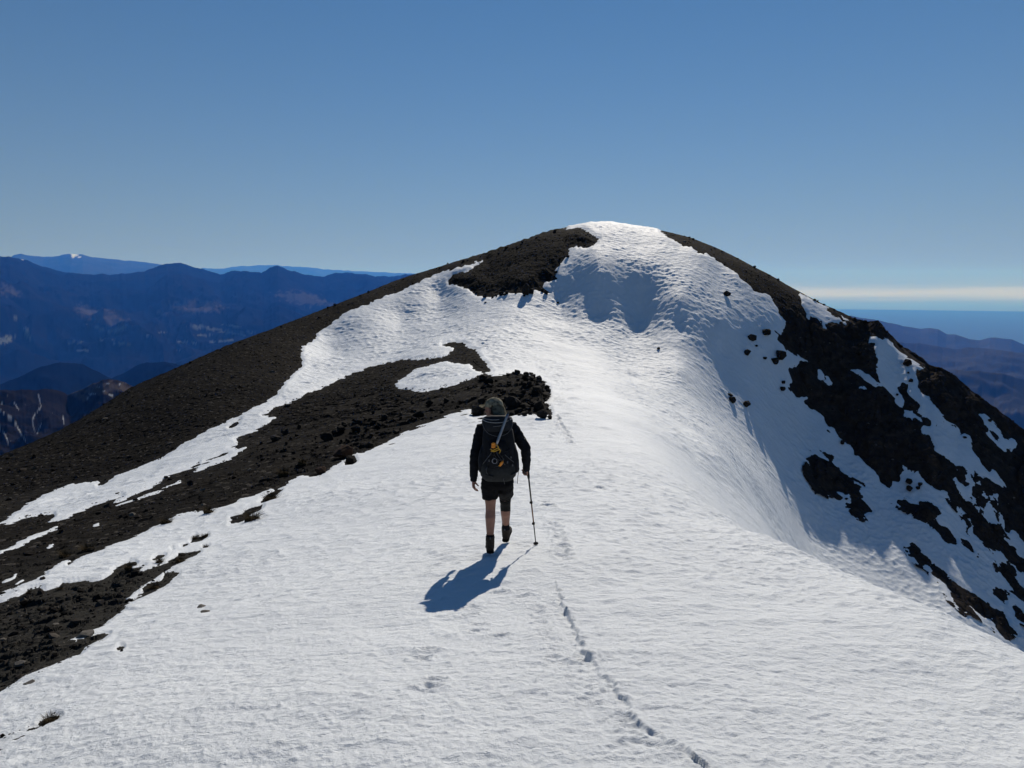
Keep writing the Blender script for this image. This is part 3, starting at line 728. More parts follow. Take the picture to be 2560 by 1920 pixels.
REDS = [rock_mesh('mound', 320 + i, 22, .7, M_RED, 0) for i in range(2)]
rb = random.Random(77)
def boulder(view, x, y, wpx, label, group=None, name='boulder', cat='rock', meshes=None, tall=1.0, sink=.0, yaw=None):
    k = VIEW[view][2] / 2212.0 / 2.5
    (u, v), = V(view, x, y)
    h = hitf(u, v + wpx * k * .32)
    if h is None: h = hitf(u, v + wpx * k * .6)
    if h is None: return None
    d = h.y * CP - h.z * SP
    s = wpx * k / F * d
    o = bpy.data.objects.new(name, rb.choice(meshes or ROCKS)); COL.objects.link(o)
    o.location = h - Vector((0, 0, s * sink)); o.scale = (s, s * rb.uniform(.8, 1.1), s * tall * rb.uniform(.9, 1.1)); o.rotation_euler = (rb.uniform(-.15, .15), rb.uniform(-.15, .15), rb.uniform(0, 6.28) if yaw is None else yaw)
    return tag(o, label, cat, group)
GR = 'boulders lying on the right-hand snow slope'
for a in [('D',612,603,54,'dark boulder lying alone on the snow high on the right slope'), ('D',950,930,62,'upper boulder of the loose cluster left of the crag'), ('D',832,985,64,'round boulder in the middle of the loose cluster left of the crag'),
          ('D',790,1100,74,'leftmost large boulder of the loose cluster left of the crag'), ('D',1030,1175,82,'left one of two touching boulders beside the crag'), ('D',1082,1130,86,'right one of two touching boulders beside the crag'),
          ('D',868,1055,26,'tiny stone between the boulders of the loose cluster left of the crag'), ('D',940,1160,34,'small stone just left of the two touching boulders'), ('D',1098,1368,30,'upper small stone beside the left edge of the crag'),
          ('D',1093,1425,42,'lower stone of the pair beside the left edge of the crag'), ('D',640,1465,52,'upper boulder of the trio on the sunlit rippled snow'), ('D',655,1510,72,'middle and largest boulder of the trio on the sunlit rippled snow'),
          ('D',778,1553,62,'lowest boulder of the trio on the sunlit rippled snow'), ('D',20,1075,24,'small stone alone in the middle of the sunlit rippled slope'),
          ('E',637,1200,42,'small boulder just below the lower left edge of the big crag'), ('E',1200,505,78,'boulder sitting on the sunlit snow strip near the right skyline'), ('E',1235,660,34,'upright stone in the snow gully below the sunlit strip'),
          ('E',1213,592,22,'small stone in the snow gully right below the sunlit strip'), ('E',1115,785,28,'small stone left of the narrow dark rib in the snow gully'), ('E',1270,998,34,'small stone beside the tail of the narrow rib in the gully'),
          ('E',1705,1145,42,'stone in the snow notch at the edge of the far right crag'), ('E',1800,1470,26,'small stone alone in the lower snow gully on the right'), ('E',1220,1535,56,'upper left stone of the group of four below the big crag'),
          ('E',1225,1595,52,'lower left stone of the group of four below the big crag'), ('E',1310,1555,42,'right hand stone of the group of four below the big crag'), ('E',1295,1590,28,'smallest stone of the group of four below the big crag'),
          ('E',1915,1005,24,'small stone on the snow window within the far right crag'), ('F',1290,355,32,'stone at the upper tip of the long dark island in shaded snow'), ('F',1970,475,52,'stone above the long dark rib near the right edge'),
          ('F',680,235,26,'small stone beside the two dark islands in the shaded snow')]:
    boulder(a[0], a[1], a[2], a[3] * 1.32, *a[4:], group=GR)
for a in [('G',590,705,24,'small stone in the blue shadow below the summit scree'), ('G',1090,712,20,'narrow upright stone on the snow below the summit scree'), ('G',860,660,20,'small stone at the lower edge of the summit scree'), ('G',330,437,18,'small stone standing up on the left skyline of scree')]:
    boulder(*a, group='stones round the summit scree')
for a in [('G',868,640,58,'tall boulder at the lower edge of the summit scree throwing a long blue shadow'), ('G',700,650,34,'boulder on the lower edge of the summit scree, left part'), ('G',740,640,36,'boulder on the lower edge of the summit scree beside the tall one'), ('G',1010,640,40,'boulder at the lower right corner of the summit scree')]:
    boulder(*a, group='stones round the summit scree', tall=2.0 if a[3] > 50 else 1.3)
for x, y, w_ in ((528,642,22),(585,664,40),(640,672,26),(668,664,18),(722,650,30),(800,642,20),(905,632,46),(985,622,26),(1078,500,30),(1104,446,20),(1160,386,34)):
    boulder('G', x, y, w_, 'dark rock along the lower edge of the summit scree', 'rocks edging the summit scree', tall=rb.uniform(.8, 1.7))
boulder('G', 1036, 1497, 52, 'dark boulder lying just off the foot of the outcrop', 'boulders of the rocky outcrop')
boulder('B', 1745, 1212, 86, 'upper one of two flat stones melting out of the near snow', 'stones melting out of the near snow', 'flat_stone', 'stone', SLABS, .6)
boulder('B', 1785, 1244, 110, 'lower and longer one of two flat stones melting out of the near snow', 'stones melting out of the near snow', 'flat_stone', 'stone', SLABS, .45)
boulder('H', 628, 1087, 24, 'tiny dark stone alone on the snow at lower left', 'stones melting out of the near snow', 'stone', 'stone')
boulder('B', 745, 1440, 160, 'broad pale slab at the edge of the near scree', 'pale slabs on the near scree', 'slab', 'rock', SLABS, .9, 0, .2)
boulder('H', 105, 1155, 66, 'pale slab near the left edge of the picture', 'pale slabs on the near scree', 'slab', 'rock', SLABS)
boulder('H', 155, 1242, 70, 'flat grey stone at the snow edge at lower left', 'pale slabs on the near scree', 'slab', 'rock', SLABS, .8)
boulder('B', 480, 1368, 66, 'grey slab in the middle of the near scree', 'pale slabs on the near scree', 'slab', 'rock', SLABS, .8)
boulder('B', 175, 1308, 36, 'small pale stone at the left of the near scree', 'pale slabs on the near scree', 'slab', 'rock', SLABS)
boulder('B', 1652, 165, 66, 'square block standing on the middle scree band', 'blocks on the middle scree band', meshes=[ROCKS[2]], tall=1.1)
boulder('B', 845, 420, 60, 'angular block on the scree below the long snow strip', 'blocks on the middle scree band')
boulder('B', 530, 580, 46, 'small dark block below the thin snow streak at left', 'blocks on the middle scree band')
boulder('B', 250, 750, 110, 'low dark block at the left of the middle scree band', 'blocks on the middle scree band', tall=.6)
for a in [('C',600,685,120,'largest dark boulder of the middle scree band'), ('C',650,672,46,'brown stone leaning on the largest boulder of the scree band'), ('C',310,662,64,'boulder left of the largest one on the scree band'),
          ('C',410,622,48,'pale topped stone upslope on the scree band'), ('C',245,695,90,'wide boulder at the left of the rock group on the scree band'), ('C',805,640,80,'boulder amid the scree right of the largest one'),
          ('C',1310,460,58,'rounded boulder on the scree left of the hiker'), ('C',1235,530,100,'big boulder on the scree midway to the hiker'), ('C',1080,658,56,'boulder at the snow edge left of the hiker'), ('C',895,757,60,'boulder at the snow edge beside the reddish mound'),
          ('C',960,600,70,'dark block in the middle of the scree above the snow edge'), ('C',1000,560,60,'dark block upslope of the snow edge left of the hiker'), ('C',840,590,80,'dark jagged boulder above the reddish mound'), ('C',1420,440,60,'boulder on the scree just below the snow island'), ('C',700,640,60,'small boulder uphill of the largest one')]:
    boulder(*a, group='boulders of the middle scree band')
boulder('C', 722, 775, 190, 'larger reddish brown rock mound at the snow edge', 'reddish rock mounds', 'rock_mound', 'rock', REDS, .8)
boulder('C', 560, 910, 130, 'smaller reddish brown rock mound at the snow edge', 'reddish rock mounds', 'rock_mound', 'rock', REDS, .7)
boulder('C', 768, 858, 86, 'dark boulder standing free on the snow by the reddish mounds')
GO = 'boulders of the rocky outcrop'
for a in [('C',1890,445,150,'largest dark boulder of the outcrop, just right of the hiker\'s cap'), ('C',1645,500,130,'dark boulder of the outcrop just left of the hiker\'s cap'), ('C',2110,400,96,'big boulder at the right end of the outcrop'),
          ('C',2065,485,90,'boulder at the lower right of the outcrop'), ('C',2085,545,86,'lowest boulder at the right foot of the outcrop'), ('C',1915,250,52,'pointed boulder on top of the outcrop'), ('C',2010,252,50,'pointed boulder at the top right of the outcrop'),
          ('C',2070,290,48,'boulder on the upper right shoulder of the outcrop'), ('C',1720,305,80,'boulder at the left end of the outcrop top')]:
    boulder(*a, group=GO)
for i in range(95):
    x = rb.uniform(1660, 2140); y = rb.uniform(250 + max(0, (1900 - x)) * .13 + max(0, x - 2000) * .5, 545)
    if x < 1850 and y > 520: continue
    boulder('C', x, y, rb.uniform(24, 44) if rb.random() < .72 else rb.uniform(46, 74), 'dark angular boulder heaped with others in the outcrop behind the hiker', GO)
for i in range(60):
    t = rb.random(); x = 100 + 1500 * t; y = 905 - 420 * t + rb.uniform(-170, 20) * (1 - .2 * t)
    (uu, vv), = V('C', x, y)
    if bilin(SDF, np.array([uu]), np.array([vv]), UX[0], VY[0], .8)[0] > -2: continue
    boulder('C', x, y, rb.uniform(16, 40), 'small dark rock strewn along the middle scree band', 'small rocks strewn on the middle scree band', 'small_rock')
# knobs along the skylines
for (u, v, w_) in [(a_[0] + rb.uniform(-14, 14), 0, rb.uniform(2.2, 4.6)) for a_ in SKY for _ in (0, 1) if (130 < a_[0] < 560 or a_[0] > 665)]:
    sk = np.interp(u, [p[0] for p in SKY], [p[1] for p in SKY]); h = hitf(u, sk + 1.8)
    if h is None: continue
    s = w_ / F * h.y
    o = bpy.data.objects.new('skyline_rock', rb.choice(ROCKS)); COL.objects.link(o); o.location = h; o.scale = (s, s, s * rb.uniform(.7, 1.1)); o.rotation_euler = (0, 0, rb.uniform(0, 6))
    tag(o, 'small dark rock jutting from the left skyline of scree' if u < 600 else 'small dark rock jutting from the right skyline of crags', 'rock', 'rocks jutting from the left skyline' if u < 600 else 'rocks jutting from the right skyline')

# loose stones: far too many to count
def stones():
    bm = bmesh.new(); bmesh.ops.create_icosphere(bm, subdivisions=1, radius=.5)
    base = np.array([v.co[:] for v in bm.verts]); fc = np.array([[v.index for v in f.verts] for f in bm.faces]); bm.free()
    rg = np.random.default_rng(4)
    P = []; Sz = []
    n = 0
    while n < 15000:
        u = rg.uniform(-130, 1150); v = rg.uniform(225, 740)
        if bilin(SDF, np.array([u]), np.array([v]), UX[0], VY[0], .8)[0] > -.3: continue
        n += 1
        if u > 690 and rg.random() < .55: continue
        h = hitf(u, v)
        if h is None: continue
        nearer = min(max((v - 330) / 260, 0), 1) if u < 640 else .2
        px = .9 + (.9 + 1.7 * nearer) * rg.random() ** 1.6 + ((2 + 6 * nearer) * rg.random() ** 1.5 if rg.random() < .05 + .07 * nearer else 0)
        P.append((h.x, h.y, h.z)); Sz.append(px / F * (h.y * CP - h.z * SP) * 1.05)
    # a few stones that have rolled out on to the snow below the rocks
    P = np.array(P); Sz = np.array(Sz); n = len(P); nb = len(base)
    sc_ = Sz[:, None] * rg.uniform(.6, 1.35, (n, 3)) * np.array([1, 1, .62])
    a = rg.uniform(0, 6.283, n); b = rg.uniform(-.7, .7, n)
    Vt = base[None] * (1 + rg.uniform(-.35, .35, (n, nb, 1))) * sc_[:, None]
    x, y, z = Vt[..., 0], Vt[..., 1], Vt[..., 2]
    y, z = y * np.cos(b)[:, None] - z * np.sin(b)[:, None], y * np.sin(b)[:, None] + z * np.cos(b)[:, None]
    x, y = x * np.cos(a)[:, None] - y * np.sin(a)[:, None], x * np.sin(a)[:, None] + y * np.cos(a)[:, None]
    co = np.stack([x, y, z], -1) + P[:, None]
    f = fc[None] + (np.arange(n) * nb)[:, None, None]
    me = bpy.data.meshes.new('scree_stones')
    co = co.reshape(-1, 3).astype(np.float32); f = f.reshape(-1, 3).astype(np.int32)
    me.vertices.add(len(co)); me.vertices.foreach_set('co', co.ravel())
    me.loops.add(len(f) * 3); me.loops.foreach_set('vertex_index', f.ravel())
    me.polygons.add(len(f)); me.polygons.foreach_set('loop_start', np.arange(0, len(f) * 3, 3, dtype=np.int32))
    me.polygons.foreach_set('use_smooth', np.zeros(len(f), bool))
    me.update(calc_edges=True)
    at = me.attributes.new('tone', 'FLOAT', 'POINT'); at.data.foreach_set('value', np.repeat(rg.random(n), nb).astype(np.float32))
    k = NT_('scree_stone'); A = k.new('ShaderNodeAttribute', attribute_name='tone')
    c = k.ramp(A.outputs['Fac'], (0, (.007, .0062, .0055)), (.6, (.015, .013, .0112)), (.88, (.032, .027, .023)), (.96, (.085, .076, .066)), (1, (.13, .12, .105)))
    k.set(Base_Color=c, Roughness=.95); k.b.inputs['Specular IOR Level'].default_value = .05
    me.materials.append(k.m)
    o = link('scree_stones', me); o['kind'] = 'stuff'
stones()

def tussock_mesh(seed, n=240):
    rg = random.Random(seed); bm = bmesh.new()
    for i in range(n):
        a = rg.uniform(0, 6.283); rr = .34 * math.sqrt(rg.random()); lean = rg.uniform(.1, 1.0); L = rg.uniform(.3, .62)
        d = Vector((math.cos(a), math.sin(a), 0)); side = Vector((-d.y, d.x, 0)) * .011
        p = d * rr; prev = None
        for j in range(4):
            t = j / 3; q = p + d * (lean * L * t * t) + Vector((0, 0, L * t * (1 - .35 * lean * t)))
            wv = side * (1 - .85 * t)
            v1 = bm.verts.new(q - wv); v2 = bm.verts.new(q + wv)
            if prev: bm.faces.new((prev[0], prev[1], v2, v1))
            prev = (v1, v2)
    c = bmesh.ops.create_icosphere(bm, subdivisions=2, radius=.36, matrix=Matrix.Diagonal((1, 1, .5, 1)))
    for v in c['verts']: v.co += Vector((rg.uniform(-1, 1), rg.uniform(-1, 1), rg.uniform(-.6, .6))) * .05
    me = bpy.data.meshes.new('tussock'); bm.to_mesh(me); bm.free(); me.materials.append(M_GRASS); return me
M_GRASS = mat_plain('dry_grass', (.040, .030, .017), .95, .05, 0, .5, 9, 0)
TUS = [tussock_mesh(i) for i in range(3)]
for (vw, x, y, w_, label) in [('C',215,1090,130,'large grass tussock on the snow, tallest of the two left of centre'), ('C',85,1225,150,'broad low tussock on the snow below the tallest one'), ('B',1690,625,80,'left half of the double tussock on the near snow'), ('B',1770,610,80,'right half of the double tussock on the near snow'),
         ('B',1775,702,66,'small round tussock below the double one on the snow'), ('B',1380,825,90,'dark tussock just above the near scree patch'), ('H',262,1428,110,'tussock at the tip of the dark streak at lower left'), ('B',520,1065,70,'pale tuft at the top edge of the near scree'),
         ('B',1330,1040,120,'tussock in the snow notch right of the near scree'), ('B',1110,885,110,'tussock at the upper edge of the near scree'), ('B',1560,815,110,'tussock on the tongue of scree reaching into the snow'), ('C',430,850,100,'tussock left of the smaller reddish mound'), ('C',300,920,110,'tussock among the rocks at the left of the scree band'), ('C',800,650,70,'tussock beside boulders in the middle of the scree band'),
         ('B',760,700,150,'wide tussock along the lower edge of the scree band'), ('B',560,760,150,'wide tussock at the left lower edge of the scree band'), ('B',1440,470,140,'tussock at the lower edge of the scree band, right part'), ('B',1800,380,120,'tussock where the scree band meets the snow, upper right part'), ('B',250,1100,60,'small tussock between the two snow tongues at left')]:
    o = boulder(vw, x, y, w_, label, 'tussocks of dry grass', 'grass_tussock', 'grass', TUS, .8)
# ---------------------------------------------------------------- the hiker
(_u, _v), = V('Z', 457, 1192)
HEEL = hitf(_u, _v); YH = HEEL.y + .10
def P(x, y, dy=0.0):
    """traced point of the hiker at his own distance (dy further from the camera)"""
    (u, v), = V('Z', x, y)
    a, b = ray(u, v); Y = YH + dy
    return Vector((float(a) * Y, Y, float(b) * Y))
print('hiker height', (P(470, 100, .05).z - HEEL.z), 'at', HEEL, 'cm per px', (P(600, 500) - P(500, 500)).x)
def tube(bm, pts, rads, n=18, cap=True, ref=Vector((0, 1, 0)), power=1.0):
    """sweep of ellipses; rads are (across, along ref)"""
    pts = [Vector(p) for p in pts]; rings = []
    for i, p in enumerate(pts):
        t = (pts[min(i + 1, len(pts) - 1)] - pts[max(i - 1, 0)]).normalized()
        s = t.cross(ref)
        if s.length < 1e-3: s = t.cross(Vector((1, 0, 0)))
        s.normalize(); w = s.cross(t).normalized()
        ra, rb_ = rads[i] if isinstance(rads[i], tuple) else (rads[i], rads[i])
        ring = []
        for k in range(n):
            a = 2 * math.pi * k / n; c, q = math.cos(a), math.sin(a)
            c = math.copysign(abs(c) ** power, c); q = math.copysign(abs(q) ** power, q)
            ring.append(bm.verts.new(p + s * (ra * c) + w * (rb_ * q)))
        rings.append(ring)
    for A, B in zip(rings[:-1], rings[1:]):
        for k in range(n): bm.faces.new((A[k], A[(k + 1) % n], B[(k + 1) % n], B[k]))
    if cap:
        bm.faces.new(rings[0][::-1]); bm.faces.new(rings[-1])
    return rings
def ball(bm, c, r, rot=None, sub=3):
    m = Matrix.Translation(c) @ (rot or Matrix.Identity(4)) @ Matrix.Diagonal((*r, 1) if isinstance(r, tuple) else (r, r, r, 1))
    return bmesh.ops.create_icosphere(bm, subdivisions=sub, radius=1, matrix=m)['verts']
def finish(name, bm, mat, parent=None, smooth=True, remesh=None, relax=0, disp=None):
    bmesh.ops.recalc_face_normals(bm, faces=bm.faces)
    me = bpy.data.meshes.new(name); bm.to_mesh(me); bm.free()
    if remesh:
        o = bpy.data.objects.new('tmp', me); COL.objects.link(o)
        m_ = o.modifiers.new('r', 'REMESH'); m_.mode = 'VOXEL'; m_.voxel_size = remesh
        if relax: q = o.modifiers.new('s', 'SMOOTH'); q.factor = .5; q.iterations = relax
        dg = bpy.context.evaluated_depsgraph_get(); me2 = bpy.data.meshes.new_from_object(o.evaluated_get(dg))
        bpy.data.objects.remove(o); bpy.data.meshes.remove(me); me = me2; me.name = name
    if disp:
        amp, L, sd = disp
        co = np.empty(len(me.vertices) * 3, np.float32); no = co.copy(); me.vertices.foreach_get('co', co); me.vertices.foreach_get('normal', no)
        co = co.reshape(-1, 3); no = no.reshape(-1, 3)
        d = fbm((co[:, 0] + .7 * co[:, 1]) / L * .8, co[:, 2] / L * 1.5, 3, sd)
        me.vertices.foreach_set('co', (co + no * (amp * d)[:, None]).astype(np.float32).ravel())
    me.polygons.foreach_set('use_smooth', np.full(len(me.polygons), smooth))
    me.materials.clear(); me.materials.append(mat); me.update()
    return link(name, me, parent)
def curve_pts(pts, n=24):
    """smooth path through points"""
    pts = [Vector(p) for p in pts]; out = []
    m = len(pts) - 1
    for i in range(n + 1):
        t = i / n * m; k = min(int(t), m - 1); f = t - k
        p0, p1, p2, p3 = pts[max(k - 1, 0)], pts[k], pts[k + 1], pts[min(k + 2, m)]
        out.append(p1 + .5 * f * (p2 - p0 + f * (2 * p0 - 5 * p1 + 4 * p2 - p3 + f * (3 * (p1 - p2) + p3 - p0))))
    return out
def strap(name, pts, w, th, mat, parent, ref=Vector((0, 1, 0)), n=20):
    bm = bmesh.new(); q = curve_pts(pts, n); tube(bm, q, [(w, th)] * len(q), 10, True, ref, .6)
    return finish(name, bm, mat, parent)

M_SKIN = mat_plain('skin', (.24, .125, .092), .6, .25, 0, .18, 14, .15, .002)
M_JACKET = mat_plain('black_jersey', (.0075, .0085, .012), .95, .08, 0, .25, 22, .35, .01)
M_SHORTS = mat_plain('black_shorts_cloth', (.0065, .0065, .0075), .9, .1, 0, .2, 25, .3, .008)
M_BRACE = mat_plain('black_neoprene', (.0035, .0035, .004), .8, .15, 0, .2, 40, .3, .004)
M_SOCK = mat_plain('dark_knit', (.010, .011, .015), .95, .05, 0, .3, 70, .5, .004)
M_BOOT = mat_plain('brown_leather', (.032, .025, .020), .8, .15, 0, .35, 18, .3, .005)
M_SOLE = mat_plain('black_rubber', (.008, .008, .008), .85, .1, 0, .2, 20, .2)
M_HAT = mat_plain('olive_cap_cloth', (.19, .175, .13), .95, .05, 0, .75, 22, .3, .006)
M_HAIR = mat_plain('dark_hair', (.018, .013, .010), .8, .2, 0, .4, 60, .5, .004)
M_PACK = mat_plain('charcoal_pack_cloth', (.0075, .0085, .0115), .85, .15, 0, .3, 25, .4, .008)
M_PACK2 = mat_plain('slate_lid_cloth', (.0125, .0145, .019), .8, .18, 0, .3, 25, .4, .008)
M_PGREY = mat_plain('grey_pack_base', (.021, .0225, .024), .85, .15, 0, .3, 25, .4, .008)
M_WEB = mat_plain('grey_webbing', (.075, .077, .082), .8, .2, 0, .25, 60, .2)
M_PIPE = mat_plain('pale_piping', (.19, .195, .205), .7, .2, 0, .2, 60, .1)
M_ALLOY = mat_plain('grey_alloy', (.23, .24, .27), .35, .5, .85, .15, 14, .05)
M_STEEL = mat_plain('dark_steel', (.035, .035, .038), .4, .5, .8, .2, 20, .1)
M_YEL = mat_plain('yellow_plastic', (.50, .27, .018), .5, .4, 0, .2, 30, .1)
M_ORG = mat_plain('orange_plastic', (.60, .20, .012), .5, .4, 0, .2, 30, .1)
M_POLE = mat_plain('black_pole', (.018, .017, .017), .4, .4, .3, .2, 20, .05)
M_COPPER = mat_plain('copper_pole', (.16, .075, .045), .4, .4, .4, .2, 20, .05)
M_CORK = mat_plain('dark_foam', (.020, .018, .017), .9, .1, 0, .3, 40, .3)

# stance
L_HIP, L_KNEE, L_ANK = P(458, 655, .0), P(460, 838, .03), P(457, 1085, .0)
(_u, _v), = V('Z', 562, 1119); RB = hitf(_u, _v - 1.2)
RDY = RB.y - YH
R_HIP, R_KNEE, R_ANK = P(553, 655, .02), P(563, 822, RDY * .62), P(566, 1010, RDY + .02)
L_SH, L_ELB, L_WR = P(398, 312, .0), P(352, 488, -.05), P(341, 662, .04)
R_SH, R_ELB, R_WR = P(612, 305, .0), P(703, 447, -.03), P(709, 590, .14)
NECK, HEADC = P(500, 262, .02), P(482, 172, .05)
PEL, CHEST = P(505, 640, .0), P(505, 400, .0)

person = bpy.data.objects.new('person', None); COL.objects.link(person); person.location = (0, 0, 0)
tag(person, 'hiker in black top and shorts walking away with a cap and loaded backpack', 'person')

# --- body: one surface
bm = bmesh.new()
tube(bm, [PEL + Vector((0, 0, -.06)), PEL, PEL.lerp(CHEST, .5), CHEST, P(505, 320, .0), P(505, 285, .01), P(503, 262, .02)], [(.13, .10), (.15, .11), (.135, .10), (.165, .115), (.17, .11), (.12, .085), (.06, .06)])
tube(bm, [P(503, 275, .01), NECK, P(490, 210, .045)], [(.062, .062), (.056, .058), (.055, .06)])
def leg(hip, knee, ank, toe):
    c = knee.lerp(ank, .32) + Vector((0, -.022, 0)); m = hip.lerp(knee, .45) + Vector((0, .012, 0))
    tube(bm, [hip + Vector((0, 0, .05)), hip, m, hip.lerp(knee, .82), knee, knee.lerp(ank, .14), c, knee.lerp(ank, .58), knee.lerp(ank, .82), ank, ank + Vector((0, .01, -.05))],
         [.085, .088, .078, .064, .058, .055, .0585, .050, .040, .038, .04])
    tube(bm, [ank + Vector((0, -.03, -.055)), ank + Vector((0, .06, -.06)), ank + Vector((toe * .5, .15, -.075))], [(.035, .03), (.042, .03), (.035, .02)], ref=Vector((0, 0, 1)))
leg(L_HIP, L_KNEE, L_ANK, -.02); leg(R_HIP, R_KNEE, R_ANK, .04)
def arm(sh, el, wr):
    tube(bm, [sh + Vector((.05 if sh.x < CHEST.x else -.05, 0, .0)), sh, sh.lerp(el, .5), el, el.lerp(wr, .3), el.lerp(wr, .75), wr], [.055, .056, .047, .040, .041, .031, .026])
arm(L_SH, L_ELB, L_WR); arm(R_SH, R_ELB, R_WR)
def hand(wr, d, s, n, curls, spread=1.0, thumb=(.6, .7, .35)):
    d = d.normalized(); s = (s - d * s.dot(d)).normalized(); n = (n - d * n.dot(d) - s * n.dot(s)).normalized()
    tube(bm, [wr - d * .02, wr + d * .015, wr + d * .055, wr + d * .088], [(.025, .019), (.030, .018), (.041, .016), (.040, .013)], ref=n, n=14)
    for k, (off, L, r_) in enumerate(((.030, .072, .0095), (.010, .080, .010), (-.011, .075, .0095), (-.030, .058, .0085))):
        p = wr + d * (.085 - .006 * abs(k - 1.2)) + s * off * spread; a = 0; pts = [p - d * .02, p]
        for j, fr in enumerate((.45, .32, .23)):
            a += curls[k][j]; p = p + (d * math.cos(a) + n * math.sin(a)) * L * fr; pts.append(p)
        tube(bm, pts, [r_, r_, r_ * .95, r_ * .88, r_ * .7], n=10, ref=s)
    t0 = wr + d * .025 + s * .026; td = (s * thumb[0] + d * thumb[1] + n * thumb[2]).normalized(); t1 = t0 + td * .035; t2 = t1 + (td * .6 + d * .5 + n * .35).normalized() * .03; t3 = t2 + (td * .3 + d * .6 + n * .6).normalized() * .024
    tube(bm, [t0 - td * .015, t0, t1, t2, t3], [.012, .0125, .0105, .0098, .0075], n=10, ref=n)
hand(L_WR, Vector((.03, .03, -1)), Vector((.15, 1, 0)), Vector((1, -.15, 0)), [(.35, .55, .4), (.4, .6, .45), (.45, .65, .5), (.5, .7, .5)], 1.0, (.55, .75, .5))
# right hand closed round the pole grip
TIP = None
(_u, _v), = V('Z', 775, 1115); TIPP = hitf(_u, _v)
GRIP_T, GRIP_B = P(716, 578, .16), P(722, 640, .17)
hand(R_WR, Vector((.05, .62, -.55)), Vector((-.05, .55, .8)), Vector((-.9, .1, .1)), [(1.15, 1.25, .8), (1.2, 1.3, .8), (1.2, 1.3, .85), (1.15, 1.3, .9)], .9, (.25, .8, .8))
# head, turned to the left
FACE = Vector((-.80, .60, -.06)).normalized(); SIDE = Vector((0, 0, 1)).cross(FACE).normalized(); UPV = FACE.cross(SIDE)
HR = Matrix((FACE, SIDE, UPV)).transposed().to_4x4()
def hp(f, s, u): return HEADC + FACE * f + SIDE * s + UPV * u
ball(bm, hp(-.008, 0, .022), (.098, .077, .098), HR); ball(bm, hp(.030, 0, -.045), (.062, .056, .072), HR)
tube(bm, [hp(.045, 0, -.112), hp(.075, 0, -.085), hp(.086, 0, -.055)], [(.024, .02), (.032, .022), (.026, .016)], ref=FACE)   # chin and mouth
tube(bm, [hp(.094, 0, .018), hp(.110, 0, -.012), hp(.112, 0, -.028), hp(.092, 0, -.036)], [.009, .012, .015, .011], n=10, ref=SIDE)   # nose
for sg in (-1, 1):
    ball(bm, hp(.080, sg * .031, .012), (.015, .018, .013), HR, 2)      # eyelids
    ball(bm, hp(-.004, sg * .080, -.012), (.020, .010, .031), HR, 2)    # ears
    ball(bm, hp(.070, sg * .040, -.022), (.026, .024, .022), HR, 2)     # cheeks
tube(bm, [hp(.090, -.022, -.064), hp(.099, 0, -.062), hp(.090, .022, -.064)], [.006, .008, .006], n=8)  # lips
body = finish('body', bm, M_SKIN, person, True, .0055, 3)

bm = bmesh.new()
ball(bm, hp(-.022, 0, .012), (.096, .082, .096), HR)
ball(bm, hp(-.055, 0, -.045), (.050, .066, .045), HR)
for v in [v for v in bm.verts if (v.co - HEADC).dot(FACE) > .035 and (v.co - HEADC).dot(UPV) < .05]: v.co -= FACE * .03
finish('hair', bm, M_HAIR, person, True, .006, 2, (.003, .03, 5))
for sg in (-1, 1):
    bm = bmesh.new(); ball(bm, hp(.0905, sg * .031, .0125), (.006, .011, .007), HR, 2); finish('eye', bm, M_HAIR, person)

# --- cap with peak and neck flap
bm = bmesh.new()
vs = ball(bm, hp(-.008, 0, .042), (.109, .092, .088), HR, 4)
for v in vs:
    q = v.co - HEADC
    if q.dot(UPV) < .030: v.co += UPV * (.030 - q.dot(UPV)) * .9
cap = finish('cap', bm, M_HAT, person, True, None, 0, (.005, .035, 8))
bm = bmesh.new(); prev = None
for i in range(15):
    a = -1.15 + 2.3 * i / 14
    rim = hp(.103 * math.cos(a) - .008, .089 * math.sin(a), .036); out = hp(.103 * math.cos(a) + .090 * math.cos(a * .75), .094 * math.sin(a), .040 - .022 * abs(math.sin(a)) ** 2)
    v = [bm.verts.new(rim), bm.verts.new(rim.lerp(out, .5) + UPV * .006), bm.verts.new(out)]
    if prev:
        for j in range(2): bm.faces.new((prev[j], prev[j + 1], v[j + 1], v[j]))
    prev = v
bmesh.ops.solidify(bm, geom=bm.faces, thickness=.005)
finish('peak', bm, M_HAT, cap)
bm = bmesh.new(); prev = None
for i in range(17):
    a = 1.9 + 2.75 * i / 16
    col = []
    for j in range(6):
        t = j / 5; w_ = .006 * math.sin(i * 1.9 + j) * t
        flare = 1.04 + .20 * t
        col.append(bm.verts.new(hp((.105 * math.cos(a)) * flare - .008 - .018 * t + w_, (.090 * math.sin(a)) * flare + w_, .050 - .105 * t - (.015 * t if 5 < i < 12 else 0))))
    if prev:
        for j in range(5): bm.faces.new((prev[j], prev[j + 1], col[j + 1], col[j]))
    prev = col
bmesh.ops.solidify(bm, geom=bm.faces, thickness=.004)
finish('neck_flap', bm, M_HAT, cap)
strap('cap_band', [hp(.10 * math.cos(a) - .010, .094 * math.sin(a), .036) for a in (1.9, 2.4, 2.9, 3.4, 3.9, 4.4)], .004, .013, M_HAIR, cap, UPV)

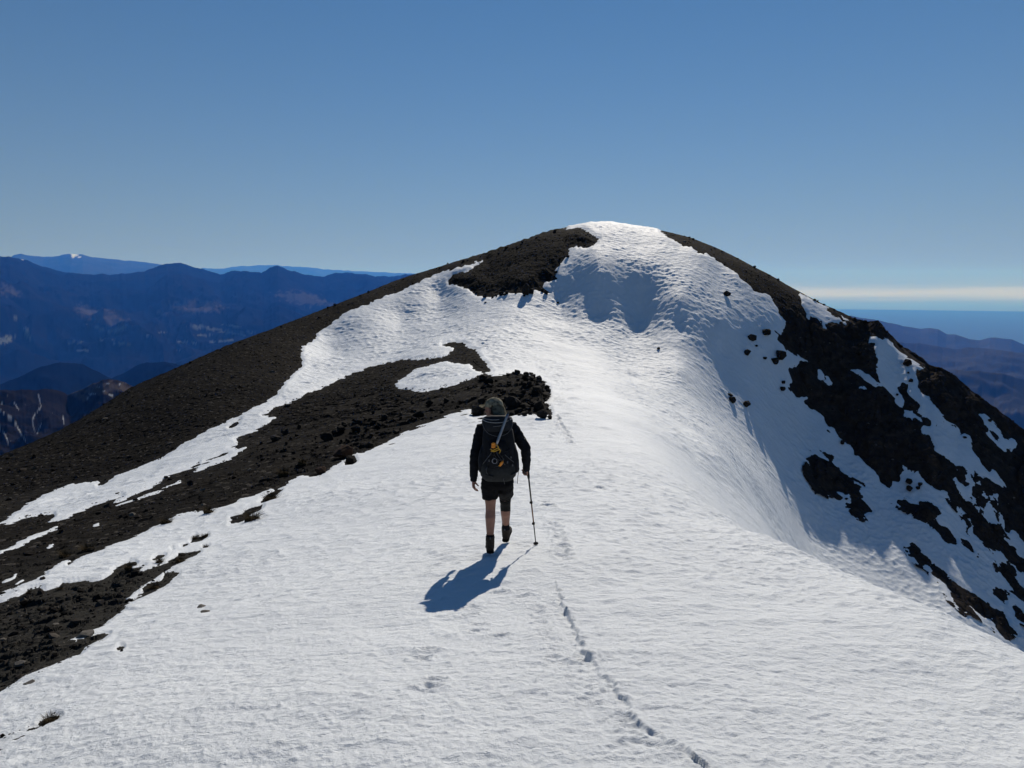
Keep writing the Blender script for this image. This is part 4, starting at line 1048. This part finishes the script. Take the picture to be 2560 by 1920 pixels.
# --- jacket
bm = bmesh.new()
tube(bm, [P(505, 678), P(505, 655), P(505, 570), P(505, 470), P(505, 390), P(505, 335), P(505, 300), P(504, 272, .01), P(502, 250, .02), P(500, 232, .025)],
     [(.165, .125), (.170, .130), (.163, .125), (.176, .130), (.188, .130), (.188, .125), (.165, .110), (.105, .088), (.068, .070), (.066, .068)], 28)
for sh, el, wr in ((L_SH, L_ELB, L_WR), (R_SH, R_ELB, R_WR)):
    inn = Vector((.07 if sh.x < CHEST.x else -.07, 0, -.01))
    tube(bm, [sh + inn, sh, sh.lerp(el, .35), sh.lerp(el, .75), el, el.lerp(wr, .25), el.lerp(wr, .6), el.lerp(wr, .92), wr + (wr - el).normalized() * .012], [.085, .076, .068, .060, .056, .056, .050, .042, .040], 20)
jacket = finish('jacket', bm, M_JACKET, person, True, .008, 4, (.007, .07, 21))

# --- shorts
bm = bmesh.new()
tube(bm, [P(508, 615), P(508, 650), P(508, 690), P(508, 712)], [(.160, .128), (.178, .138), (.186, .142), (.172, .132)], 26)
tube(bm, [P(458, 660), P(456, 700), P(455, 740, .015), P(458, 780, .02), P(459, 790, .02)], [(.098, .122), (.102, .122), (.098, .115), (.094, .106), (.090, .10)], 22)
tube(bm, [P(553, 660, .02), P(558, 700, .06), P(562, 735, RDY * .38), P(565, 757, RDY * .45)], [(.095, .122), (.098, .122), (.094, .115), (.090, .108)], 22)
finish('shorts', bm, M_SHORTS, person, True, .007, 3, (.006, .06, 31))

# --- knee support, socks, boots
bm = bmesh.new()
a0 = R_HIP.lerp(R_KNEE, .72); a1 = R_KNEE.lerp(R_ANK, .27)
tube(bm, [a0, R_HIP.lerp(R_KNEE, .9), R_KNEE, R_KNEE.lerp(R_ANK, .12), a1], [.071, .067, .062, .061, .0605], 22)
finish('knee_support', bm, M_BRACE, person, True, None, 0, (.002, .03, 3))
def foot(ank, yaw, pitch, f0, sock_top):
    """sock and boot; pitch lifts the heel"""
    bm = bmesh.new()
    kn = (L_KNEE if ank is L_ANK else R_KNEE)
    up = (kn - ank).normalized()
    top = ank + up * sock_top
    tube(bm, [ank - up * .02, ank + up * .03, ank.lerp(top, .6), top], [.045, .044, .0455, .046], 18)
    tube(bm, [ank + up * .030, ank + up * .040, ank + up * .052, ank + up * .062], [.048, .051, .050, .046], 18)
    finish('sock', bm, M_SOCK, person, True, None, 0, (.002, .03, 4))
    rot = Matrix.Rotation(yaw, 3, 'Z') @ Matrix.Rotation(-pitch, 3, 'X')
    def q(x, y, z): return ank + rot @ Vector((x, y, z))
    bm = bmesh.new()
    tube(bm, [q(0, .0, .055), q(0, -.005, .02), q(0, -.012, -.03), q(0, -.015, -.085)], [(.050, .058), (.051, .062), (.049, .064), (.047, .060)], 20)
    tube(bm, [q(0, -.075, -.075), q(0, -.045, -.060), q(0, .02, -.045), q(0, .09, -.062), q(0, .15, -.076), q(0, .195, -.088)], [(.030, .028), (.043, .045), (.047, .055), (.050, .042), (.047, .030), (.030, .016)], 20, ref=Vector((0, 0, 1)))
    boot = finish('boot', bm, M_BOOT, person, True, .006, 3, (.002, .03, 6))
    bm = bmesh.new()
    tube(bm, [q(0, -.088, -.108), q(0, -.070, -.108), q(0, -.02, -.108), q(0, .05, -.108), q(0, .13, -.108), q(0, .19, -.106), q(0, .212, -.102)], [(.026, .012), (.042, .017), (.044, .017), (.044, .016), (.053, .017), (.042, .015), (.018, .010)], 16, ref=Vector((0, 0, 1)), power=.7)
    finish('sole', bm, M_SOLE, boot)
    for k in range(4):
        strap('lace', [q(-.034, .02 + .028 * k, -.004 - .016 * k), q(0, .026 + .03 * k, .012 - .018 * k), q(.034, .02 + .028 * k, -.004 - .016 * k)], .0028, .0028, M_WEB, boot, n=8)
    strap('pull_tab', [q(0, -.062, .040), q(0, -.078, .052), q(0, -.060, .064)], .008, .0025, M_WEB, boot, n=8)
foot(L_ANK, .06, 0.0, 0, .075)
foot(R_ANK, -.16, -.30, 0, .135)

# --- backpack (worn: a thing of its own)
pack = bpy.data.objects.new('backpack', None); COL.objects.link(pack)
tag(pack, 'charcoal trekking backpack with grey base worn by the hiker', 'backpack')
D0 = -.235
def slab(name, rows, mat, parent, power=.55, n=36, dy=D0, remesh=None, disp=(.004, .06, 11), relax=0):
    bm = bmesh.new(); tube(bm, [P(x, y, dy + o) for (x, y, o, _, _) in rows], [(a, b) for (_, _, _, a, b) in rows], n, True, Vector((0, 1, 0)), power)
    return finish(name, bm, mat, parent, True, remesh, relax, disp)
main_bag = slab('main_bag', [(514, 596, 0, .150, .10), (514, 585, 0, .180, .118), (515, 540, 0, .188, .128), (515, 480, 0, .187, .130), (515, 420, 0, .180, .128), (513, 370, 0, .172, .122), (511, 320, 0, .160, .112), (510, 290, .005, .135, .095)], M_PACK, pack)
slab('lid', [(512, 352, -.02, .080, .085), (512, 344, -.01, .120, .115), (510, 318, 0, .150, .135), (509, 285, .01, .165, .140), (508, 255, .02, .168, .135), (508, 236, .03, .158, .120), (508, 226, .035, .125, .090)], M_PACK2, pack, .62, disp=(.006, .05, 12))
base = slab('base', [(514, 648, .02, .12, .06), (514, 640, .01, .16, .10), (514, 618, 0, .193, .124), (514, 592, -.004, .200, .135), (514, 562, -.004, .198, .137), (514, 545, 0, .19, .128)], M_PGREY, pack, .6)
for sx, x0 in ((-1, 408), (1, 622)):
    slab('side_pocket', [(x0, 600, 0, .030, .075), (x0 + sx * 4, 585, 0, .042, .092), (x0 + sx * 6, 530, 0, .044, .095), (x0 + sx * 3, 470, 0, .034, .09), (x0 - sx * 2, 425, 0, .022, .075)], M_PACK, pack, .7)
BK = D0 - .135
slab('front_pocket', [(512, 585, -.115, .105, .02), (512, 570, -.12, .12, .035), (512, 500, -.125, .118, .042), (510, 430, -.12, .105, .038), (509, 390, -.11, .085, .022)], M_PACK, pack, .7)
# piping and creases of the lid
strap('piping', [P(404, 245, D0 - .06), P(440, 262, D0 - .115), P(500, 268, D0 - .128), P(560, 262, D0 - .115), P(610, 240, D0 - .06)], .0045, .005, M_PIPE, pack)
strap('piping', [P(402, 232, D0 + .02), P(420, 240, D0 - .07), P(470, 248, D0 - .108), P(520, 246, D0 - .11)], .004, .005, M_PIPE, pack)
strap('zip_flap', [P(478, 293, D0 - .136), P(520, 290, D0 - .139), P(566, 280, D0 - .126)], .005, .004, M_WEB, pack)
strap('piping', [P(402, 262, D0 - .05), P(418, 310, D0 - .10), P(450, 345, D0 - .11), P(512, 362, D0 - .115), P(570, 345, D0 - .11), P(604, 305, D0 - .10), P(614, 262, D0 - .05)], .003, .004, M_WEB, pack)
# webbing
strap('compression_strap', [P(405, 470, D0 - .05), P(440, 500, D0 - .135), P(480, 480, D0 - .17)], .0035, .009, M_PACK2, pack)
strap('compression_strap', [P(622, 430, D0 - .05), P(590, 455, D0 - .13), P(560, 470, D0 - .165)], .0035, .009, M_PACK2, pack)
strap('compression_strap', [P(400, 560, D0 - .06), P(425, 530, D0 - .14), P(470, 470, D0 - .168), P(492, 430, D0 - .165)], .0035, .010, M_WEB, pack)
strap('compression_strap', [P(628, 545, D0 - .07), P(595, 520, D0 - .14), P(560, 490, D0 - .168)], .0035, .008, M_WEB, pack)
for (x, y) in ((450, 528), (548, 518), (576, 540), (601, 506), (612, 560)):
    bm = bmesh.new(); tube(bm, [P(x, y - 7, BK - .022), P(x + 1, y, BK - .026), P(x, y + 8, BK - .022)], [(.006, .004), (.009, .006), (.006, .004)], 10, True, Vector((0, 1, 0)), .6); finish('buckle', bm, M_WEB, pack)
strap('hip_belt', [P(384, 590, -.02), P(392, 604, -.12), P(420, 622, D0 - .09), P(455, 634, D0 - .136), P(480, 640, D0 - .136)], .006, .016, M_PGREY, pack)
strap('hip_belt', [P(648, 560, -.02), P(650, 585, -.12), P(632, 612, D0 - .08), P(600, 628, D0 - .12)], .006, .018, M_PGREY, pack)
strap('hanging_strap', [P(436, 575, BK), P(431, 590, BK - .03), P(432, 610, BK - .03), P(440, 622, BK - .01)], .0025, .011, M_WEB, pack)
strap('hanging_strap', [P(545, 640, D0 - .10), P(550, 662, D0 - .11), P(557, 690, D0 - .10)], .0028, .009, M_WEB, pack)
strap('loose_cord', [P(630, 455, D0 - .04), P(648, 490, D0 - .05), P(656, 540, D0 - .05), P(655, 600, D0 - .06), P(648, 645, D0 - .05), P(646, 688, D0 - .05)], .0028, .003, M_PACK2, pack, n=30)
strap('loose_cord', [P(634, 452, D0 - .05), P(646, 470, D0 - .06), P(652, 520, D0 - .06), P(648, 556, D0 - .04)], .004, .009, M_PACK, pack)
for sx, x0, x1 in ((-1, 440, 400), (1, 575, 618)):
    strap('shoulder_strap', [P(x0, 300, -.10), P(x0 + sx * 8, 262, -.04), P(x1 - sx * 6, 272, .06), P(x1 - sx * 4, 330, .135), P(x1 + sx * 0, 430, .15), P(x1, 520, .08)], .024, .010, M_PACK, pack, Vector((1, 0, 0)))

# --- ice axe carried on the pack
axe = bpy.data.objects.new('ice_axe', None); COL.objects.link(axe)
tag(axe, 'grey alloy ice axe strapped diagonally across the backpack lid', 'ice axe')
A0, A1 = P(496, 432, BK - .045), P(579, 207, D0 - .10)
bm = bmesh.new(); tube(bm, [A0, A0.lerp(A1, .2), A0.lerp(A1, .9), A1], [(.013, .009), (.0145, .010), (.014, .010), (.013, .009)], 14, True, Vector((0, 1, 0)), .8); finish('shaft', bm, M_ALLOY, axe)
bm = bmesh.new(); tube(bm, [A1, A1.lerp(P(584, 192, D0 - .09), .6), P(586, 186, D0 - .09)], [.0105, .007, .002], 10); finish('spike', bm, M_STEEL, axe)
bm = bmesh.new(); tube(bm, curve_pts([P(455, 452, BK - .02), P(478, 440, BK - .045), A0, P(520, 440, BK - .04), P(540, 462, BK - .015)], 16), [(.004 + .008 * math.sin(math.pi * i / 16), .007) for i in range(17)], 10, True, Vector((0, 1, 0)), .7); finish('head', bm, M_STEEL, axe)
strap('axe_leash', [P(578, 212, D0 - .108), P(588, 228, D0 - .10), P(574, 236, D0 - .118)], .0035, .008, mat_plain('mauve_tape', (.13, .10, .16), .8, .2), axe)

# --- crampons hung on the back of the pack
cr = bpy.data.objects.new('crampons', None); COL.objects.link(cr)
tag(cr, 'pair of steel crampons with yellow and orange fittings hung on the backpack', 'crampons')
CB = BK - .050
def at(x, y, o=0): return P(x, y, CB + o)
bm = bmesh.new()
tube(bm, [at(468, 415), at(480, 413, -.006), at(492, 416)], [(.010, .012), (.019, .016), (.012, .012)], 14, True, Vector((0, 1, 0)), .8)
tube(bm, [at(466, 432), at(480, 432, -.004), at(494, 431)], [(.016, .010), (.022, .013), (.016, .010)], 14, True, Vector((0, 1, 0)), .8)
finish('orange_plate', bm, M_ORG, cr)
for pl in ([at(460, 450), at(478, 458, -.005), at(498, 448, -.01), at(512, 444, -.008)], [at(498, 418), at(510, 430, -.005), at(516, 445, -.006), at(528, 460), at(520, 478)], [at(463, 462), at(485, 466, -.006), at(520, 452, -.008)]):
    strap('yellow_bail', pl, .0055, .0075, M_YEL, cr, n=12)
bm = bmesh.new(); tube(bm, [at(524, 568), at(532, 552, -.006), at(543, 538, -.006), at(546, 530)], [(.008, .008), (.015, .012), (.013, .012), (.005, .006)], 12, True, Vector((0, 1, 0)), .8); finish('orange_plate', bm, M_ORG, cr)
strap('yellow_bail', [at(515, 566), at(528, 560, -.004), at(540, 545, -.005)], .005, .006, M_YEL, cr, n=10)
for side in ([(482, 480), (494, 502), (512, 522), (538, 530), (545, 552), (520, 570), (496, 566)], [(500, 470), (520, 484), (535, 500), (548, 520), (540, 548)], [(482, 505), (476, 525), (486, 545), (505, 552), (512, 530), (498, 512), (484, 512)]):
    strap('steel_frame', [at(x, y, .003 * (i % 2)) for i, (x, y) in enumerate(side)], .0045, .006, M_STEEL, cr, n=24)
for (x, y, dx, dy) in ((488, 492, -16, 6), (505, 512, -15, 10), (530, 528, 14, -10), (545, 545, 15, 2), (518, 568, -3, 16), (498, 565, -10, 12), (535, 500, 15, -6), (520, 484, 12, -10)):
    bm = bmesh.new(); tube(bm, [at(x, y), at(x + dx, y + dy, -.022)], [.005, .0015], 8); finish('point', bm, M_STEEL, cr)
bm = bmesh.new(); tube(bm, curve_pts([at(488 + 17 * math.cos(a), 533 + 17 * math.sin(a), -.008) for a in np.linspace(0, 6.1, 12)], 30), [.0035] * 31, 8); finish('heel_ring', bm, M_ALLOY, cr)
strap('webbing_strap', [at(500, 470), at(515, 500, -.012), at(540, 535, -.01), at(560, 560, .01)], .0025, .006, M_WEB, cr, n=14)

# --- trekking pole in the right hand
pole = bpy.data.objects.new('trekking_pole', None); COL.objects.link(pole)
tag(pole, 'slim telescopic trekking pole planted in the snow by the hiker\'s right hand', 'trekking pole')
G0 = GRIP_T; TIPP = TIPP + Vector((0, 0, -.01)); ax = (TIPP - G0); LN = ax.length; ax.normalize()
def pp(t): return G0 + ax * (LN * t)
bm = bmesh.new(); tube(bm, [pp(-.035), pp(-.025), pp(.0), pp(.05), pp(.10), pp(.13)], [.011, .0175, .0165, .0155, .016, .013], 14); finish('grip', bm, M_CORK, pole)
bm = bmesh.new(); tube(bm, [pp(.12), pp(.43)], [.0095, .0092], 12); finish('upper_shaft', bm, M_POLE, pole)
bm = bmesh.new(); tube(bm, [pp(.42), pp(.70)], [.0082, .008], 12); finish('middle_shaft', bm, M_COPPER, pole)
bm = bmesh.new(); tube(bm, [pp(.69), pp(.965)], [.0066, .006], 12); finish('lower_shaft', bm, M_POLE, pole)
for t in (.43, .70):
    bm = bmesh.new(); tube(bm, [pp(t - .014), pp(t - .01), pp(t + .012), pp(t + .018)], [.010, .0145, .014, .009], 12); lk = finish('lock', bm, M_CORK, pole)
    bm = bmesh.new(); tube(bm, [pp(t - .008) + Vector((-.015, -.008, 0)), pp(t + .012) + Vector((-.018, -.010, 0))], [(.005, .007), (.004, .006)], 10); finish('lever', bm, M_CORK, lk)
bm = bmesh.new(); tube(bm, [pp(.955), pp(.962), pp(.968), pp(.972)], [.010, .030, .030, .012], 16); finish('basket', bm, M_CORK, pole)
bm = bmesh.new(); tube(bm, [pp(.965), pp(1.0)], [.0055, .002], 8); finish('tip', bm, M_STEEL, pole)
strap('wrist_strap', [pp(-.02), P(700, 575, .12), P(694, 600, .12), P(706, 622, .14), pp(.03)], .0025, .008, M_WEB, pole, n=16)
# origins of the empties at the base of each thing
for o, b in ((person, Vector((HEEL.x, HEEL.y, HEEL.z))), (pack, P(514, 650, D0)), (axe, A0), (cr, at(510, 570)), (pole, TIPP)):
    o.location = b
    for c in o.children: c.location = c.location - b
# ---------------------------------------------------------------- sky, sun, camera
HORIZON, CLOUD = (2.35, 2.65, 3.1), (6.6, 6.4, 6.3)
SUN_AZ, SUN_EL = R(12.5), R(34.5)       # azimuth to the right of the view direction
w = bpy.data.worlds.new('World'); SC.world = w; w.use_nodes = True
nt = w.node_tree; bg = nt.nodes['Background']
sky = nt.nodes.new('ShaderNodeTexSky'); sky.sky_type = 'NISHITA'; sky.sun_disc = False
sky.sun_elevation = SUN_EL; sky.sun_rotation = SUN_AZ; sky.altitude = 1800; sky.air_density = 1.0; sky.dust_density = 0.0; sky.ozone_density = 2.0
tc_ = nt.nodes.new('ShaderNodeTexCoord')
ad = nt.nodes.new('ShaderNodeVectorMath'); ad.operation = 'ADD'; ad.inputs[1].default_value = (0, 0, .03)
nt.links.new(tc_.outputs['Generated'], ad.inputs[0]); nt.links.new(ad.outputs[0], sky.inputs['Vector'])
hs = nt.nodes.new('ShaderNodeHueSaturation'); hs.inputs['Saturation'].default_value = 1.36
gm = nt.nodes.new('ShaderNodeGamma'); gm.inputs['Gamma'].default_value = .82
nt.links.new(sky.outputs[0], gm.inputs['Color']); nt.links.new(gm.outputs[0], hs.inputs['Color']); 
# pale air low in the sky, and a thin bank of cloud over the sea
def wn(t, **kw):
    n_ = nt.nodes.new(t)
    for k_, v_ in kw.items(): setattr(n_, k_, v_)
    return n_
def wmath(op, a_, b_=None, c_=None):
    n_ = wn('ShaderNodeMath', operation=op)
    for i_, q_ in enumerate((a_, b_, c_)):
        if q_ is None: continue
        if hasattr(q_, 'links'): nt.links.new(q_, n_.inputs[i_])
        else: n_.inputs[i_].default_value = q_
    return n_.outputs[0]
sx = wn('ShaderNodeSeparateXYZ'); nt.links.new(tc_.outputs['Generated'], sx.inputs[0])
elev = sx.outputs['Z']
def wmix(f_, a_, b_):
    n_ = wn('ShaderNodeMix', data_type='RGBA'); nt.links.new(f_, n_.inputs[0])
    for i_, q_ in ((6, a_), (7, b_)):
        if hasattr(q_, 'links'): nt.links.new(q_, n_.inputs[i_])
        else: n_.inputs[i_].default_value = (*q_, 1)
    return n_.outputs[2]
low = wmath('POWER', 2.718, wmath('MULTIPLY', wmath('MAXIMUM', wmath('ADD', elev, .02), 0.0), -6.5))
c_low = wmix(wmath('MULTIPLY', low, .93), hs.outputs[0], HORIZON)
mp = wn('ShaderNodeMapping'); mp.inputs['Scale'].default_value = (3.5, 3.5, 95); nt.links.new(tc_.outputs['Generated'], mp.inputs['Vector'])
nz = wn('ShaderNodeTexNoise'); nz.inputs['Scale'].default_value = 1.0; nz.inputs['Detail'].default_value = 4; nt.links.new(mp.outputs[0], nz.inputs['Vector'])
def band(z0, w_):
    d_ = wmath('DIVIDE', wmath('ADD', wmath('SUBTRACT', elev, z0), wmath('MULTIPLY', wmath('SUBTRACT', nz.outputs['Fac'], .5), .020)), w_)
    return wmath('POWER', 2.718, wmath('MULTIPLY', wmath('MULTIPLY', d_, d_), -1.0))
az = wn('ShaderNodeMapRange', interpolation_type='SMOOTHSTEP'); az.inputs[1].default_value = .20; az.inputs[2].default_value = .36; nt.links.new(sx.outputs['X'], az.inputs[0])
cloud = wmath('MULTIPLY', wmath('MULTIPLY', band(-.004, .0085), az.outputs[0]), .9)
c_far = wmix(wmath('MULTIPLY', band(-.026, .0095), az.outputs[0]), c_low, (2.0, 2.8, 4.2))
c_cl = wmix(cloud, c_far, CLOUD)
nt.links.new(c_cl, bg.inputs['Color']); bg.inputs['Strength'].default_value = .092
sun = bpy.data.lights.new('sun', 'SUN'); sun.energy = 5.0; sun.angle = R(.53); sun.color = (1, .92, .83)
so = bpy.data.objects.new('sun', sun); COL.objects.link(so)
sdir = Vector((math.sin(SUN_AZ) * math.cos(SUN_EL), math.cos(SUN_AZ) * math.cos(SUN_EL), math.sin(SUN_EL)))
so.rotation_euler = sdir.to_track_quat('Z', 'Y').to_euler()
cam = bpy.data.cameras.new('camera'); co_ = bpy.data.objects.new('camera', cam); COL.objects.link(co_)
cam.sensor_width = 36; cam.sensor_fit = 'HORIZONTAL'; cam.lens = F / 1024 * 36; cam.clip_start = .05; cam.clip_end = 300000
co_.location = (0, 0, 0); co_.rotation_euler = (math.pi / 2 - PITCH, 0, 0)
SC.camera = co_
SC.view_settings.view_transform = 'Standard'; SC.view_settings.look = 'None'; SC.view_settings.gamma = 1; SC.view_settings.exposure = -0.12
SC.cycles.use_denoising = True; SC.cycles.max_bounces = 6; SC.cycles.diffuse_bounces = 1; SC.cycles.glossy_bounces = 2; SC.cycles.volume_bounces = 0
SC.cycles.transparent_max_bounces = 8
